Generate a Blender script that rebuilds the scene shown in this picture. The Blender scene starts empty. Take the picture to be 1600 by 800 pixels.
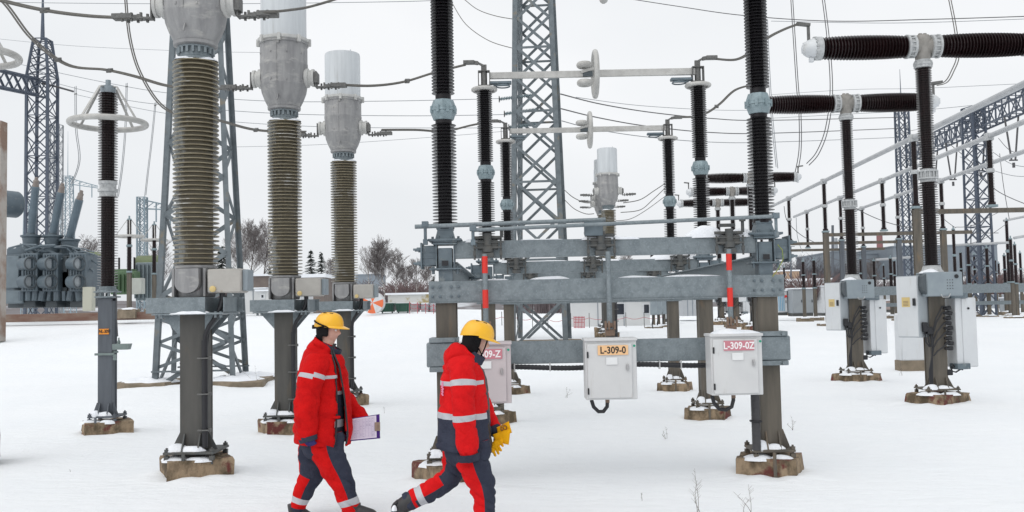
import bpy, bmesh, math, random
from math import sin, cos, pi, radians, sqrt, atan2
from mathutils import Vector, Matrix, noise
random.seed(7)
S = bpy.context.scene
COL = S.collection
V = Vector

# ------------------------------------------------------------------ camera
FPX, TH, RO, EYE = 1500.0, math.atan(80/1500), 0.02, 1.85
CAM = V((0, 0, EYE))
FW = V((0, cos(TH), sin(TH)))
R0, U0 = V((1, 0, 0)), V((0, -sin(TH), cos(TH)))
RV = cos(RO)*R0 - sin(RO)*U0
UV = sin(RO)*R0 + cos(RO)*U0
cd = bpy.data.cameras.new('camera'); cam = bpy.data.objects.new('camera', cd); COL.objects.link(cam)
cam.matrix_world = Matrix((( RV.x, UV.x, -FW.x, CAM.x), (RV.y, UV.y, -FW.y, CAM.y), (RV.z, UV.z, -FW.z, CAM.z), (0, 0, 0, 1)))
cd.sensor_width = 36; cd.lens = FPX/1600*36; cd.clip_end = 6000; cd.clip_start = 0.1
S.camera = cam
S.render.resolution_x, S.render.resolution_y = 1024, 512

def P(px, py, Y):                       # point seen at a photo pixel, on the upright plane y = Y
    d = FW + (px-800)/FPX*RV - (py-400)/FPX*UV
    return CAM + d*(Y/d.y)

def sstep(a, b, x):
    t = max(0, min(1, (x-a)/(b-a))); return t*t*(3-2*t)

def ground(x, y):
    u = x/max(y, 1.0)
    hl = 1.72*sstep(26, 50, y)
    hr = 0.72*sstep(24, 42, y)
    k = sstep(-0.10, 0.04, u)
    return hl*(1-k)+hr*k

# ------------------------------------------------------------------ mesh builder
class MB:
    def __init__(s):
        s.v = []; s.f = []; s.m = []; s.cur = 0
    def add(s, vs, fs):
        o = len(s.v); s.v += [V(v) for v in vs]
        for f in fs:
            s.f.append([i+o for i in f]); s.m.append(s.cur)
        return s
    def box(s, c, d, rot=None, bev=0):
        c = V(c); hx, hy, hz = d[0]/2, d[1]/2, d[2]/2
        if bev:
            b = min(bev, hx*.45, hy*.45, hz*.45)
            vs = []; ix = {}
            for sx in (-1, 1):
                for sy in (-1, 1):
                    for sz in (-1, 1):
                        for k in range(3):
                            p = [sx*hx, sy*hy, sz*hz]
                            for j in range(3):
                                if j != k: p[j] -= (sx, sy, sz)[j]*b
                            ix[(sx, sy, sz, k)] = len(vs); vs.append(V(p))
            fs = []
            for k in range(3):
                a, bb = (k+1) % 3, (k+2) % 3
                for sg in (-1, 1):
                    q = []
                    for (u, w) in ((-1, -1), (1, -1), (1, 1), (-1, 1)):
                        t = [0, 0, 0]; t[k] = sg; t[a] = u; t[bb] = w
                        q.append(ix[(t[0], t[1], t[2], k)])
                    fs.append(q if sg > 0 else q[::-1])
            for k in range(3):              # edges along axis k
                a, bb = (k+1) % 3, (k+2) % 3
                for u in (-1, 1):
                    for w in (-1, 1):
                        def g(sk, kk):
                            t = [0, 0, 0]; t[k] = sk; t[a] = u; t[bb] = w
                            return ix[(t[0], t[1], t[2], kk)]
                        q = [g(-1, a), g(1, a), g(1, bb), g(-1, bb)]
                        fs.append(q if u*w < 0 else q[::-1])
            for sx in (-1, 1):
                for sy in (-1, 1):
                    for sz in (-1, 1):
                        q = [ix[(sx, sy, sz, k)] for k in range(3)]
                        fs.append(q if sx*sy*sz > 0 else q[::-1])
        else:
            vs = [V((x, y, z)) for x in (-hx, hx) for y in (-hy, hy) for z in (-hz, hz)]
            fs = [(0, 1, 3, 2), (4, 6, 7, 5), (0, 4, 5, 1), (2, 3, 7, 6), (0, 2, 6, 4), (1, 5, 7, 3)]
        if rot is not None: vs = [rot @ v for v in vs]
        return s.add([v+c for v in vs], fs)
    def bar(s, a, b, w, h, up=(0, 0, 1), bev=0):
        a, b = V(a), V(b); t = b-a; L = t.length
        if L < 1e-6: return s
        t /= L; up = V(up)
        if abs(t.dot(up)) > .99: up = V((0, 1, 0)) if abs(t.y) < .9 else V((1, 0, 0))
        x = t.cross(up).normalized(); z = x.cross(t)
        return s.box((a+b)/2, (w, L, h), Matrix((x, t, z)).transposed(), bev)
    def angle(s, a, b, w, th, up=(0, 0, 1), flip=1):   # L section
        a, b = V(a), V(b); t = (b-a).normalized(); up = V(up)
        if abs(t.dot(up)) > .99: up = V((0, 1, 0))
        x = t.cross(up).normalized(); z = x.cross(t)
        s.bar(a+x*(w/2*flip), b+x*(w/2*flip), w, th, z)
        s.bar(a+z*(w/2+th/2), b+z*(w/2+th/2), th, w, z)
        return s
    def tube(s, pts, r, n=8, cap=True, closed=False):
        pts = [V(p) for p in pts]; m = len(pts)
        if not isinstance(r, (list, tuple)): r = [r]*m
        vs = []; N = None
        for i, p in enumerate(pts):
            if closed: t = pts[(i+1) % m]-pts[(i-1) % m]
            else: t = pts[min(i+1, m-1)]-pts[max(i-1, 0)]
            t.normalize()
            if N is None:
                N = t.cross(V((0, 0, 1)))
                if N.length < .05: N = t.cross(V((0, 1, 0)))
            N = (N-t*N.dot(t)).normalized(); B = t.cross(N)
            for k in range(n):
                a = 2*pi*k/n
                vs.append(p+(N*cos(a)+B*sin(a))*r[i])
        fs = []
        for i in range(m if closed else m-1):
            j = (i+1) % m
            for k in range(n):
                l = (k+1) % n
                fs.append((i*n+k, i*n+l, j*n+l, j*n+k))
        if cap and not closed:
            fs.append(tuple(range(n-1, -1, -1))); fs.append(tuple((m-1)*n+k for k in range(n)))
        return s.add(vs, fs)
    def lathe(s, prof, n=24, M=None, cap=True):
        vs = []
        for r, z in prof:
            for k in range(n):
                a = 2*pi*k/n; vs.append(V((r*cos(a), r*sin(a), z)))
        fs = []
        for i in range(len(prof)-1):
            for k in range(n):
                l = (k+1) % n
                fs.append((i*n+k, i*n+l, (i+1)*n+l, (i+1)*n+k))
        if cap:
            fs.append(tuple(range(n-1, -1, -1))); fs.append(tuple((len(prof)-1)*n+k for k in range(n)))
        if M is not None: vs = [M @ v for v in vs]
        return s.add(vs, fs)
    def torus(s, c, R, r, axis='Z', n=40, k=10, sq=1):
        pts = []
        for i in range(n):
            a = 2*pi*i/n
            q = {'Z': V((cos(a)*R, sin(a)*R, 0)), 'X': V((0, cos(a)*R, sin(a)*R)), 'Y': V((cos(a)*R, 0, sin(a)*R))}[axis]
            pts.append(V(c)+q)
        return s.tube(pts, r, k, closed=True)
    def prism(s, poly, ext):
        ext = V(ext); n = len(poly); vs = [V(p) for p in poly]+[V(p)+ext for p in poly]
        fs = [tuple(range(n-1, -1, -1)), tuple(range(n, 2*n))]
        for i in range(n):
            j = (i+1) % n; fs.append((i, j, n+j, n+i))
        return s.add(vs, fs)
    def build(s, name, mats, parent=None, world=True, sharp=38, kind=None, label=None):
        me = bpy.data.meshes.new(name)
        off = V((0, 0, 0))
        q = parent
        while q is not None and world:
            off = off+V(q.location); q = q.parent
        me.from_pydata([v-off for v in s.v], [], s.f)
        if not isinstance(mats, (list, tuple)): mats = [mats]
        for m in mats: me.materials.append(m)
        if len(mats) > 1: me.polygons.foreach_set('material_index', s.m)
        bm = bmesh.new(); bm.from_mesh(me)
        bmesh.ops.recalc_face_normals(bm, faces=bm.faces); bm.to_mesh(me); bm.free()
        me.polygons.foreach_set('use_smooth', [True]*len(me.polygons))
        try: me.set_sharp_from_angle(angle=radians(sharp))
        except Exception: pass
        o = bpy.data.objects.new(name, me); COL.objects.link(o)
        if parent is not None: o.parent = parent
        if kind: o['kind'] = kind
        if label: o['label'] = label
        return o

def thing(name, label, cat, loc=(0, 0, 0), group=None):
    o = bpy.data.objects.new(name, None); COL.objects.link(o); o.location = loc
    o.empty_display_size = .2
    o['label'] = label; o['category'] = cat
    if group: o['group'] = group
    return o
def tag(o, label, cat, group=None):
    o['label'] = label; o['category'] = cat
    if group: o['group'] = group
    return o
def kids(o): return [c for c in bpy.data.objects if c.parent == o]
def copy_tree(o, parent=None):
    c = o.copy(); COL.objects.link(c); c.parent = parent
    for k in kids(o): copy_tree(k, c)
    return c
def dup(o, loc, label, rz=0, group=None):
    c = copy_tree(o); c.location = loc; c.rotation_euler = (0, 0, rz); c['label'] = label
    if group: c['group'] = group
    return c

def lump(mb, cx, cy, z, rx, ry, h, seed=0, n=14, m=30):    # a settled patch of snow
    vs = []; fs = []
    for i in range(n+1):
        t = i/n
        for k in range(m):
            a = 2*pi*k/m
            e = 1+.28*noise.noise(V((cos(a)*1.3+seed, sin(a)*1.3, seed*.7)))+.10*noise.noise(V((cos(a)*4+seed, sin(a)*4, 3)))
            x, y = cx+rx*t*e*cos(a), cy+ry*t*e*sin(a)
            zz = z+h*(1-t**2.6)*(1+.5*noise.noise(V((x*5, y*5, seed))))
            vs.append((x, y, zz if i < n else z-.012))
        if i:
            for k in range(m):
                l = (k+1) % m; fs.append(((i-1)*m+k, (i-1)*m+l, i*m+l, i*m+k))
    return mb.add(vs, fs)

# ------------------------------------------------------------------ materials
def newmat(name):
    m = bpy.data.materials.new(name); m.use_nodes = True
    nt = m.node_tree; b = nt.nodes['Principled BSDF']
    return m, nt, b
def nd(nt, t, **kw):
    n = nt.nodes.new(t)
    for k, v in kw.items(): setattr(n, k, v)
    return n
def noise_fac(nt, scale, detail=5, rough=.6, stretch=(1, 1, 1), lo=.35, hi=.65, src='Position'):
    if src == 'Position':
        g = nd(nt, 'ShaderNodeNewGeometry').outputs['Position']
    else:
        g = nd(nt, 'ShaderNodeTexCoord').outputs['Object']
    mp = nd(nt, 'ShaderNodeMapping'); mp.inputs['Scale'].default_value = stretch
    nt.links.new(g, mp.inputs['Vector'])
    t = nd(nt, 'ShaderNodeTexNoise'); t.inputs['Scale'].default_value = scale
    t.inputs['Detail'].default_value = detail; t.inputs['Roughness'].default_value = rough
    nt.links.new(mp.outputs[0], t.inputs['Vector'])
    r = nd(nt, 'ShaderNodeMapRange'); r.inputs['From Min'].default_value = lo; r.inputs['From Max'].default_value = hi
    nt.links.new(t.outputs[0], r.inputs['Value'])
    return r.outputs[0]
def mixc(nt, fac, a, b):
    n = nd(nt, 'ShaderNodeMix', data_type='RGBA')
    if isinstance(fac, (int, float)): n.inputs[0].default_value = fac
    else: nt.links.new(fac, n.inputs[0])
    for i, c in ((6, a), (7, b)):
        if isinstance(c, (tuple, list)): n.inputs[i].default_value = (*c[:3], 1)
        else: nt.links.new(c, n.inputs[i])
    return n.outputs[2]
def bump(nt, b, h, strength, dist=.01):
    n = nd(nt, 'ShaderNodeBump'); n.inputs['Strength'].default_value = strength; n.inputs['Distance'].default_value = dist
    nt.links.new(h, n.inputs['Height']); nt.links.new(n.outputs[0], b.inputs['Normal'])
def pm(name, c1, c2=None, scale=3, rough=.6, metal=0, bmp=0, bscale=40, bdist=.004, stretch=(1, 1, 1), coat=0, c3=None, s3=1.2, lo3=.58, hi3=.7, st3=(1, 1, 1), lo=.35, hi=.65, r2=None):
    m, nt, b = newmat(name)
    col = c1
    if c2:
        f = noise_fac(nt, scale, stretch=stretch, lo=lo, hi=hi)
        col = mixc(nt, f, c1, c2)
        if r2 is not None:
            r = nd(nt, 'ShaderNodeMapRange'); r.inputs['To Min'].default_value = rough; r.inputs['To Max'].default_value = r2
            nt.links.new(f, r.inputs['Value']); nt.links.new(r.outputs[0], b.inputs['Roughness'])
    if c3:
        col = mixc(nt, noise_fac(nt, s3, lo=lo3, hi=hi3, stretch=st3), col, c3)
    if isinstance(col, (tuple, list)): b.inputs['Base Color'].default_value = (*col, 1)
    else: nt.links.new(col, b.inputs['Base Color'])
    if not (c2 and r2 is not None): b.inputs['Roughness'].default_value = rough
    b.inputs['Metallic'].default_value = metal
    if coat: b.inputs['Coat Weight'].default_value = coat; b.inputs['Coat Roughness'].default_value = .08
    if bmp: bump(nt, b, noise_fac(nt, bscale, lo=0, hi=1), bmp, bdist)
    return m

M = {}
M['snow_cap'] = pm('snow_cap', (.84, .86, .89), (.78, .81, .86), 6, .65, bmp=.5, bscale=45, bdist=.02)
M['galv'] = pm('galvanised_steel', (.215, .25, .268), (.148, .178, .195), 11, .55, .2, bmp=.2, bscale=60, c3=(.255, .295, .315), s3=48, lo3=.5, hi3=.75, r2=.42)
M['galv_blue'] = pm('painted_blue_grey_steel', (.15, .19, .215), (.10, .13, .152), 6, .55, .1, bmp=.15, bscale=30, c3=(.21, .235, .24), s3=9)
M['lattice'] = pm('lattice_steel', (.155, .18, .195), (.105, .125, .138), 4, .6, .15, c3=(.20, .17, .125), s3=2.3, lo3=.6, hi3=.72)
M['lattice_dark'] = pm('dark_lattice_steel', (.085, .105, .14), (.06, .075, .105), 2, .6, .1)
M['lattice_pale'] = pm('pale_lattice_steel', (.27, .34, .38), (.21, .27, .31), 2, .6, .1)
M['post'] = pm('weathered_column_paint', (.132, .115, .092), (.082, .073, .060), 3.2, .62, .1, bmp=.15, bscale=25, stretch=(3, 3, .35), c3=(.17, .12, .075), s3=2.6, lo3=.56, hi3=.72, st3=(2.5, 2.5, .5))
M['post_grey'] = pm('grey_column_paint', (.115, .13, .15), (.085, .095, .11), 3, .55, .15, bmp=.1, bscale=30, stretch=(3, 3, .4))
M['ct_post'] = pm('grey_brown_column_paint', (.088, .085, .078), (.06, .059, .055), 3, .6, .1, bmp=.12, bscale=25, stretch=(2.5, 2.5, .35), c3=(.12, .095, .065), s3=2.2, lo3=.56, hi3=.75, st3=(2.5, 2.5, .5))
M['dark_steel'] = pm('dark_bolted_steel', (.075, .082, .085), (.11, .108, .10), 14, .6, .3)
M['concrete'] = pm('stained_concrete', (.33, .245, .16), (.105, .078, .048), 6, .9, bmp=1, bscale=26, bdist=.03, c3=(.13, .035, .028), s3=2.6, lo3=.56, hi3=.62, lo=.40, hi=.60, stretch=(1, 1, .6))
M['slab'] = pm('old_concrete_slab', (.26, .21, .155), (.17, .14, .10), 3, .9, bmp=.6, bscale=15, bdist=.02)
M['porc'] = pm('brown_porcelain', (.017, .0068, .0075), (.011, .0048, .0055), 3, .22)
M['porc_dark'] = pm('black_brown_porcelain', (.0085, .0068, .0095), (.006, .0048, .007), 3, .3)
for q_ in ('porc', 'porc_dark'): M[q_].node_tree.nodes['Principled BSDF'].inputs['Specular IOR Level'].default_value = .32
M['iron_ring'] = pm('rust_brown_rim', (.07, .035, .032), (.05, .03, .03), 20, .6)
M['alu'] = pm('cast_aluminium', (.315, .315, .315), (.225, .225, .23), 5, .55, .25, bmp=.25, bscale=45, c3=(.39, .385, .37), s3=5, lo3=.55, hi3=.72, stretch=(1.8, 1.8, .35), st3=(1, 1, 2.5))
M['cap_paint'] = pm('pale_cap_paint', (.57, .60, .62), (.48, .505, .525), 3, .45, .05, stretch=(4, 4, .25), c3=(.40, .41, .41), s3=4, lo3=.60, hi3=.75, st3=(3, 3, .2))
M['rim_paint'] = pm('pale_rim_paint', (.52, .52, .50), (.42, .42, .41), 9, .5)
M['coupling'] = pm('blue_grey_flange', (.25, .32, .345), (.18, .235, .255), 16, .5, .15, bmp=.1)
M['flange_white'] = pm('white_flange', (.48, .495, .50), (.34, .35, .355), 18, .5)
M['tjoint'] = pm('tee_casting', (.29, .275, .255), (.21, .20, .185), 9, .6, .1, bmp=.2)
M['white_alu'] = pm('white_weathered_aluminium', (.50, .495, .475), (.39, .385, .37), 6, .5, .1, c3=(.38, .36, .32), s3=11, lo3=.62, hi3=.76)
M['bus'] = pm('aluminium_bus_tube', (.46, .47, .48), (.37, .385, .40), 2, .45, .2)
M['cable_steel'] = pm('stranded_conductor', (.135, .128, .115), (.095, .092, .086), 30, .6, .3)
M['wire_dark'] = pm('dark_wire', (.085, .085, .09), None, 1, .6, .2)
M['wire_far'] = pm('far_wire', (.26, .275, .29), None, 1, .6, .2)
M['clamp'] = pm('clamp_steel', (.17, .17, .165), (.11, .11, .108), 30, .6, .4)
M['black'] = pm('black_rubber', (.012, .0125, .016), None, 1, .5)
M['cab'] = pm('grey_cabinet_paint', (.60, .605, .605), (.55, .555, .56), 2.5, .45, .05, bmp=.03, c3=(.44, .42, .39), s3=5, lo3=.62, hi3=.8, st3=(3, 3, .4))
M['cab_pink'] = pm('faded_cabinet_paint', (.54, .48, .49), (.49, .44, .45), 2.5, .45, .05)
M['cab_white'] = pm('white_cabinet_paint', (.63, .65, .665), (.58, .60, .62), 2, .42, .05, st3=(2, 2, .4), c3=(.55, .56, .56), s3=4)
M['cab_side'] = pm('shaded_side_grey', (.40, .435, .46), (.35, .385, .41), 3, .45, .05)  # grey-blue side paint, with the shade on that side mixed into the colour
M['cab_blue'] = pm('grey_blue_box_paint', (.27, .315, .34), (.23, .27, .30), 4, .5, .15)
M['dark_panel'] = pm('dark_recess', (.07, .085, .095), None, 1, .5)
M['ct_box'] = pm('beige_terminal_box', (.42, .405, .375), (.36, .345, .32), 5, .55, .1, c3=(.30, .24, .17), s3=9, lo3=.64, hi3=.76)
M['red_paint'] = pm('red_rod_paint', (.70, .022, .012), (.62, .03, .02), 9, .45)
M['copper'] = pm('copper_fitting', (.24, .16, .115), (.17, .12, .09), 20, .5, .3)
M['orange_label'] = pm('orange_label', (.80, .50, .26), None, 1, .5)
M['pink_label'] = pm('faded_red_label', (.52, .19, .23), None, 1, .5)
M['orange_sign'] = pm('orange_sign', (.80, .28, .02), None, 1, .5)
M['yellow_sticker'] = pm('yellow_warning_sticker', (.60, .46, .20), None, 1, .5)
M['white_label'] = pm('white_label', (.72, .73, .73), None, 1, .5)
M['lettering'] = pm('black_lettering', (.012, .011, .012), None, 1, .5)
M['letter_white'] = pm('white_lettering', (.80, .78, .78), None, 1, .5)
M['green_dot'] = pm('green_dot', (.01, .28, .17), None, 1, .4)
M['yellow_green'] = pm('earth_wire', (.30, .28, .05), (.10, .20, .06), 25, .5)
M['chrome'] = pm('handle_metal', (.45, .45, .45), None, 1, .3, .8)
M['glass'] = pm('window_glass', (.03, .035, .045), None, 1, .1)

def frost_mat():
    m, nt, b = newmat('frosted_olive_porcelain')
    base = mixc(nt, noise_fac(nt, 3.5, lo=.35, hi=.65), (.155, .130, .080), (.105, .088, .054))
    g = nd(nt, 'ShaderNodeTexCoord')
    sp = nd(nt, 'ShaderNodeSeparateXYZ'); nt.links.new(g.outputs['Object'], sp.inputs[0])
    # wind-blown snow sticks to the windward (-x) side, in tall uneven patches
    n1 = noise_fac(nt, 2.2, stretch=(1.5, 1.5, .8), lo=.3, hi=.7)
    n2 = noise_fac(nt, 30, stretch=(1, 1, .25), lo=.3, hi=.7)
    a = nd(nt, 'ShaderNodeMath', operation='MULTIPLY_ADD'); nt.links.new(sp.outputs[0], a.inputs[0]); a.inputs[1].default_value = -4.2; a.inputs[2].default_value = -1.02
    a2 = nd(nt, 'ShaderNodeMath', operation='MULTIPLY_ADD'); nt.links.new(n1, a2.inputs[0]); a2.inputs[1].default_value = .95; nt.links.new(a.outputs[0], a2.inputs[2])
    a3 = nd(nt, 'ShaderNodeMath', operation='MULTIPLY_ADD'); nt.links.new(n2, a3.inputs[0]); a3.inputs[1].default_value = .35; nt.links.new(a2.outputs[0], a3.inputs[2])
    r = nd(nt, 'ShaderNodeMapRange'); r.inputs['From Min'].default_value = .10; r.inputs['From Max'].default_value = .45; r.inputs['To Max'].default_value = .6
    nt.links.new(a3.outputs[0], r.inputs['Value'])
    nt.links.new(mixc(nt, r.outputs[0], base, (.62, .65, .66)), b.inputs['Base Color'])
    rr = nd(nt, 'ShaderNodeMapRange'); rr.inputs['To Min'].default_value = .3; rr.inputs['To Max'].default_value = .75
    nt.links.new(r.outputs[0], rr.inputs['Value']); nt.links.new(rr.outputs[0], b.inputs['Roughness'])
    return m
M['olive'] = frost_mat()
M['olive_lip'] = pm('lit_dusty_olive_lip', (.28, .245, .165), (.18, .15, .095), 9, .45, c3=(.52, .52, .50), s3=3, lo3=.56, hi3=.68)  # light on the shed lips painted in as paler olive, with dusty patches

def text(name, s, size, mat, parent, loc, sx=1.0, bold=0.0, rot=None):   # lettering in the xz plane facing -y, centred at loc (parent space)
    cu = bpy.data.curves.new(name, 'FONT'); cu.body = s; cu.size = size; cu.align_x = 'CENTER'; cu.align_y = 'CENTER'
    cu.extrude = .0008; cu.offset = bold; cu.resolution_u = 3
    t = bpy.data.objects.new(name+'_curve', cu); COL.objects.link(t)
    dg = bpy.context.evaluated_depsgraph_get(); dg.update()
    me = bpy.data.meshes.new_from_object(t.evaluated_get(dg))
    bpy.data.objects.remove(t); bpy.data.curves.remove(cu)
    R = rot if rot is not None else Matrix.Rotation(pi/2, 4, 'X')
    me.transform(Matrix.Translation(V(loc)) @ R @ Matrix.Diagonal((sx, 1, 1, 1)))
    me.materials.clear(); me.materials.append(mat); me.name = name
    o = bpy.data.objects.new(name, me); COL.objects.link(o); o.parent = parent
    return o

def sheds(rc, rs, z0, z1, n, flat=.28, tip=.10, barrel=0):
    p = (z1-z0)/n; pr = [(rc, z0)]
    for i in range(n):
        z = z0+i*p
        k = 1.0
        if barrel:
            t = (i+.5)/n; k = 1+barrel*(sin(pi*t)**.7-1)
        c, q = rc*k, rs*k
        pr += [(c, z+.02*p), (c, z+(flat-.06)*p), (q-.05*(q-c), z+(flat-.02)*p), (q, z+(flat+tip*.5)*p), (q-.06*(q-c), z+(flat+tip)*p), (c+.25*(q-c), z+(flat+tip+.06)*p), (c, z+(flat+tip+.14)*p), (c, z+.97*p)]
    pr.append((rc, z1))
    return pr
def flange(mb, z, r, h=.05, nb=12, n=28, M=None):
    mb.lathe([(r, z), (r, z+h)], n, M)
    for k in range(nb):
        a = 2*pi*k/nb
        c = V((cos(a)*r*.86, sin(a)*r*.86, z+h/2))
        if M is not None: c = M @ c
        mb.box(c, (.025, .025, h*1.7) if M is None else (.03, .03, .03))
def hcol(mb, x, y, z0, z1, w=.22, d=.22, tf=.018, tw=.012):   # H section standing column, flanges facing the lens
    mb.box((x, y-d/2+tf/2, (z0+z1)/2), (w, tf, z1-z0), bev=.004)
    mb.box((x, y+d/2-tf/2, (z0+z1)/2), (w, tf, z1-z0), bev=.004)
    mb.box((x, y, (z0+z1)/2), (tw, d-2*tf, z1-z0))
def foundation(mb, cx, cy, w, d, z0, z1, seed=0, rot=.0):     # worn cast block, sides broken into facets
    n = 40; rings = [(z0, 1.0), (z0+(z1-z0)*.5, 1.0), (z1-.03, .985), (z1, .95)]
    vs = []; fs = []
    for zi, (z, k) in enumerate(rings):
        for i in range(n):
            a = 2*pi*i/n; c, s_ = cos(a), sin(a)
            e = 1/max(abs(c), abs(s_))
            px, py = c*e*.5, s_*e*.5
            q = 1+.10*noise.noise(V((px*3+seed, py*3, zi*.4)))+.05*noise.noise(V((px*9+seed, py*9, zi)))
            x, y = px*w*k*q, py*d*k*q
            vs.append((cx+x*cos(rot)-y*sin(rot), cy+x*sin(rot)+y*cos(rot), z+(.015*noise.noise(V((px*5, py*5, seed))) if zi > 1 else 0)))
        if zi:
            for i in range(n):
                j = (i+1) % n; fs.append(((zi-1)*n+i, (zi-1)*n+j, zi*n+j, zi*n+i))
    fs.append(tuple(3*n+i for i in range(n)))
    return mb.add(vs, fs)
def footing(root, x, y, zb, w, seed, matcol, post_w=.25, h=.24, rot=.5, snow=True):
    """cast block, base plate with gussets and bolts, and the snow lying on it (z from zb)"""
    f = MB(); foundation(f, x, y, w, w*.9, zb-.25, zb+h, seed, rot); f.build('foundation', M['concrete'], root)
    p = MB(); zp = zb+h+.075; pw = post_w*2.0
    p.box((x, y, zp), (pw, pw, .03), bev=.006)
    g = post_w*.5
    for sx, sy in ((-1, 0), (1, 0)):
        p.prism([(x+sx*g, y-.008-.07, zp+.015), (x+sx*(g+post_w*.42), y-.008-.07, zp+.015), (x+sx*(g+.02), y-.008-.07, zp+.21), (x+sx*g, y-.008-.07, zp+.21)], (0, .016, 0))
    for sx in (-.3, .32):
        p.prism([(x+sx*post_w-.008, y-g, zp+.015), (x+sx*post_w-.008, y-g-post_w*.42, zp+.015), (x+sx*post_w-.008, y-g-.02, zp+.20), (x+sx*post_w-.008, y-g, zp+.20)], (.016, 0, 0))
    for sx in (-1, 1):
        for sy in (-1, 1):
            p.lathe([(.012, zb+h-.05), (.012, zp+.06)], 8, Matrix.Translation((x+sx*pw*.44, y+sy*pw*.44, 0)))
            p.lathe([(.028, zp+.016), (.028, zp+.042)], 6, Matrix.Translation((x+sx*pw*.44, y+sy*pw*.44, 0)))
            p.box((x+sx*pw*.44, y+sy*pw*.44, zb+h+.02), (.05, .05, .05))
    p.bar((x-.05*w, y-w*.48, zp), (x-.05*w, y-w*.50, zb-.06), .035, .008, (0, 1, 0))
    p.build('base_plate', matcol, root)
    if snow:
        for q in ((x-w*.24, y-w*.20, zb+h-.01, w*.25, w*.23, .05, seed), (x+w*.13, y-w*.30, zb+h-.01, w*.21, w*.14, .045, seed+4), (x-pw*.28, y-pw*.30, zp+.012, pw*.25, pw*.20, .085, seed+2), (x+pw*.04, y-pw*.36, zp+.012, pw*.28, pw*.12, .06, seed+7)):
            s = MB(); lump(s, *q); s.build('snow_patch', M['snow_cap'], root)
    return zp
# ------------------------------------------------------------------ world, sun
W = bpy.data.worlds.new('World'); S.world = W; W.use_nodes = True
nt = W.node_tree; bg = nt.nodes['Background']
sky = nt.nodes.new('ShaderNodeTexSky'); sky.sky_type = 'NISHITA'; sky.sun_disc = False
SUN_EL, SUN_AZ = radians(52), radians(-40)       # azimuth measured from +y towards +x
sky.sun_elevation = SUN_EL; sky.sun_rotation = SUN_AZ; sky.air_density = 1; sky.dust_density = 6
hs = nt.nodes.new('ShaderNodeHueSaturation'); hs.inputs['Saturation'].default_value = .12
nt.links.new(sky.outputs[0], hs.inputs['Color'])
mx = nt.nodes.new('ShaderNodeMix'); mx.data_type = 'RGBA'; mx.inputs[0].default_value = .88
tc = nt.nodes.new('ShaderNodeTexCoord')
cn = nt.nodes.new('ShaderNodeTexNoise'); cn.inputs['Scale'].default_value = 1.6; cn.inputs['Detail'].default_value = 4; cn.inputs['Roughness'].default_value = .45
mpn = nt.nodes.new('ShaderNodeMapping'); mpn.inputs['Scale'].default_value = (1, 1, 2.2)
nt.links.new(tc.outputs['Generated'], mpn.inputs['Vector']); nt.links.new(mpn.outputs[0], cn.inputs['Vector'])
cr = nt.nodes.new('ShaderNodeMapRange'); cr.inputs['From Min'].default_value = .3; cr.inputs['From Max'].default_value = .7
nt.links.new(cn.outputs[0], cr.inputs['Value'])
cl = nt.nodes.new('ShaderNodeMix'); cl.data_type = 'RGBA'
cl.inputs[6].default_value = (7.0, 7.35, 7.7, 1); cl.inputs[7].default_value = (9.1, 9.25, 9.45, 1)
nt.links.new(cr.outputs[0], cl.inputs[0])
nt.links.new(hs.outputs[0], mx.inputs[6]); nt.links.new(cl.outputs[2], mx.inputs[7])
nt.links.new(mx.outputs[2], bg.inputs['Color']); bg.inputs['Strength'].default_value = .1
sl = bpy.data.lights.new('sun', 'SUN'); sl.energy = 1.0; sl.angle = radians(85); sl.color = (1, .97, .93)
so = bpy.data.objects.new('sun', sl); COL.objects.link(so)
sd = V((sin(SUN_AZ)*cos(SUN_EL), cos(SUN_AZ)*cos(SUN_EL)*-1, sin(SUN_EL)))
so.rotation_euler = sd.to_track_quat('Z', 'Y').to_euler(); so.location = (0, 0, 30)
sky.sun_rotation = atan2(sd.x, sd.y)
S.view_settings.view_transform = 'Standard'; S.view_settings.look = 'None'; S.view_settings.exposure = .17; S.view_settings.gamma = 1
S.render.engine = 'CYCLES'

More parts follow.
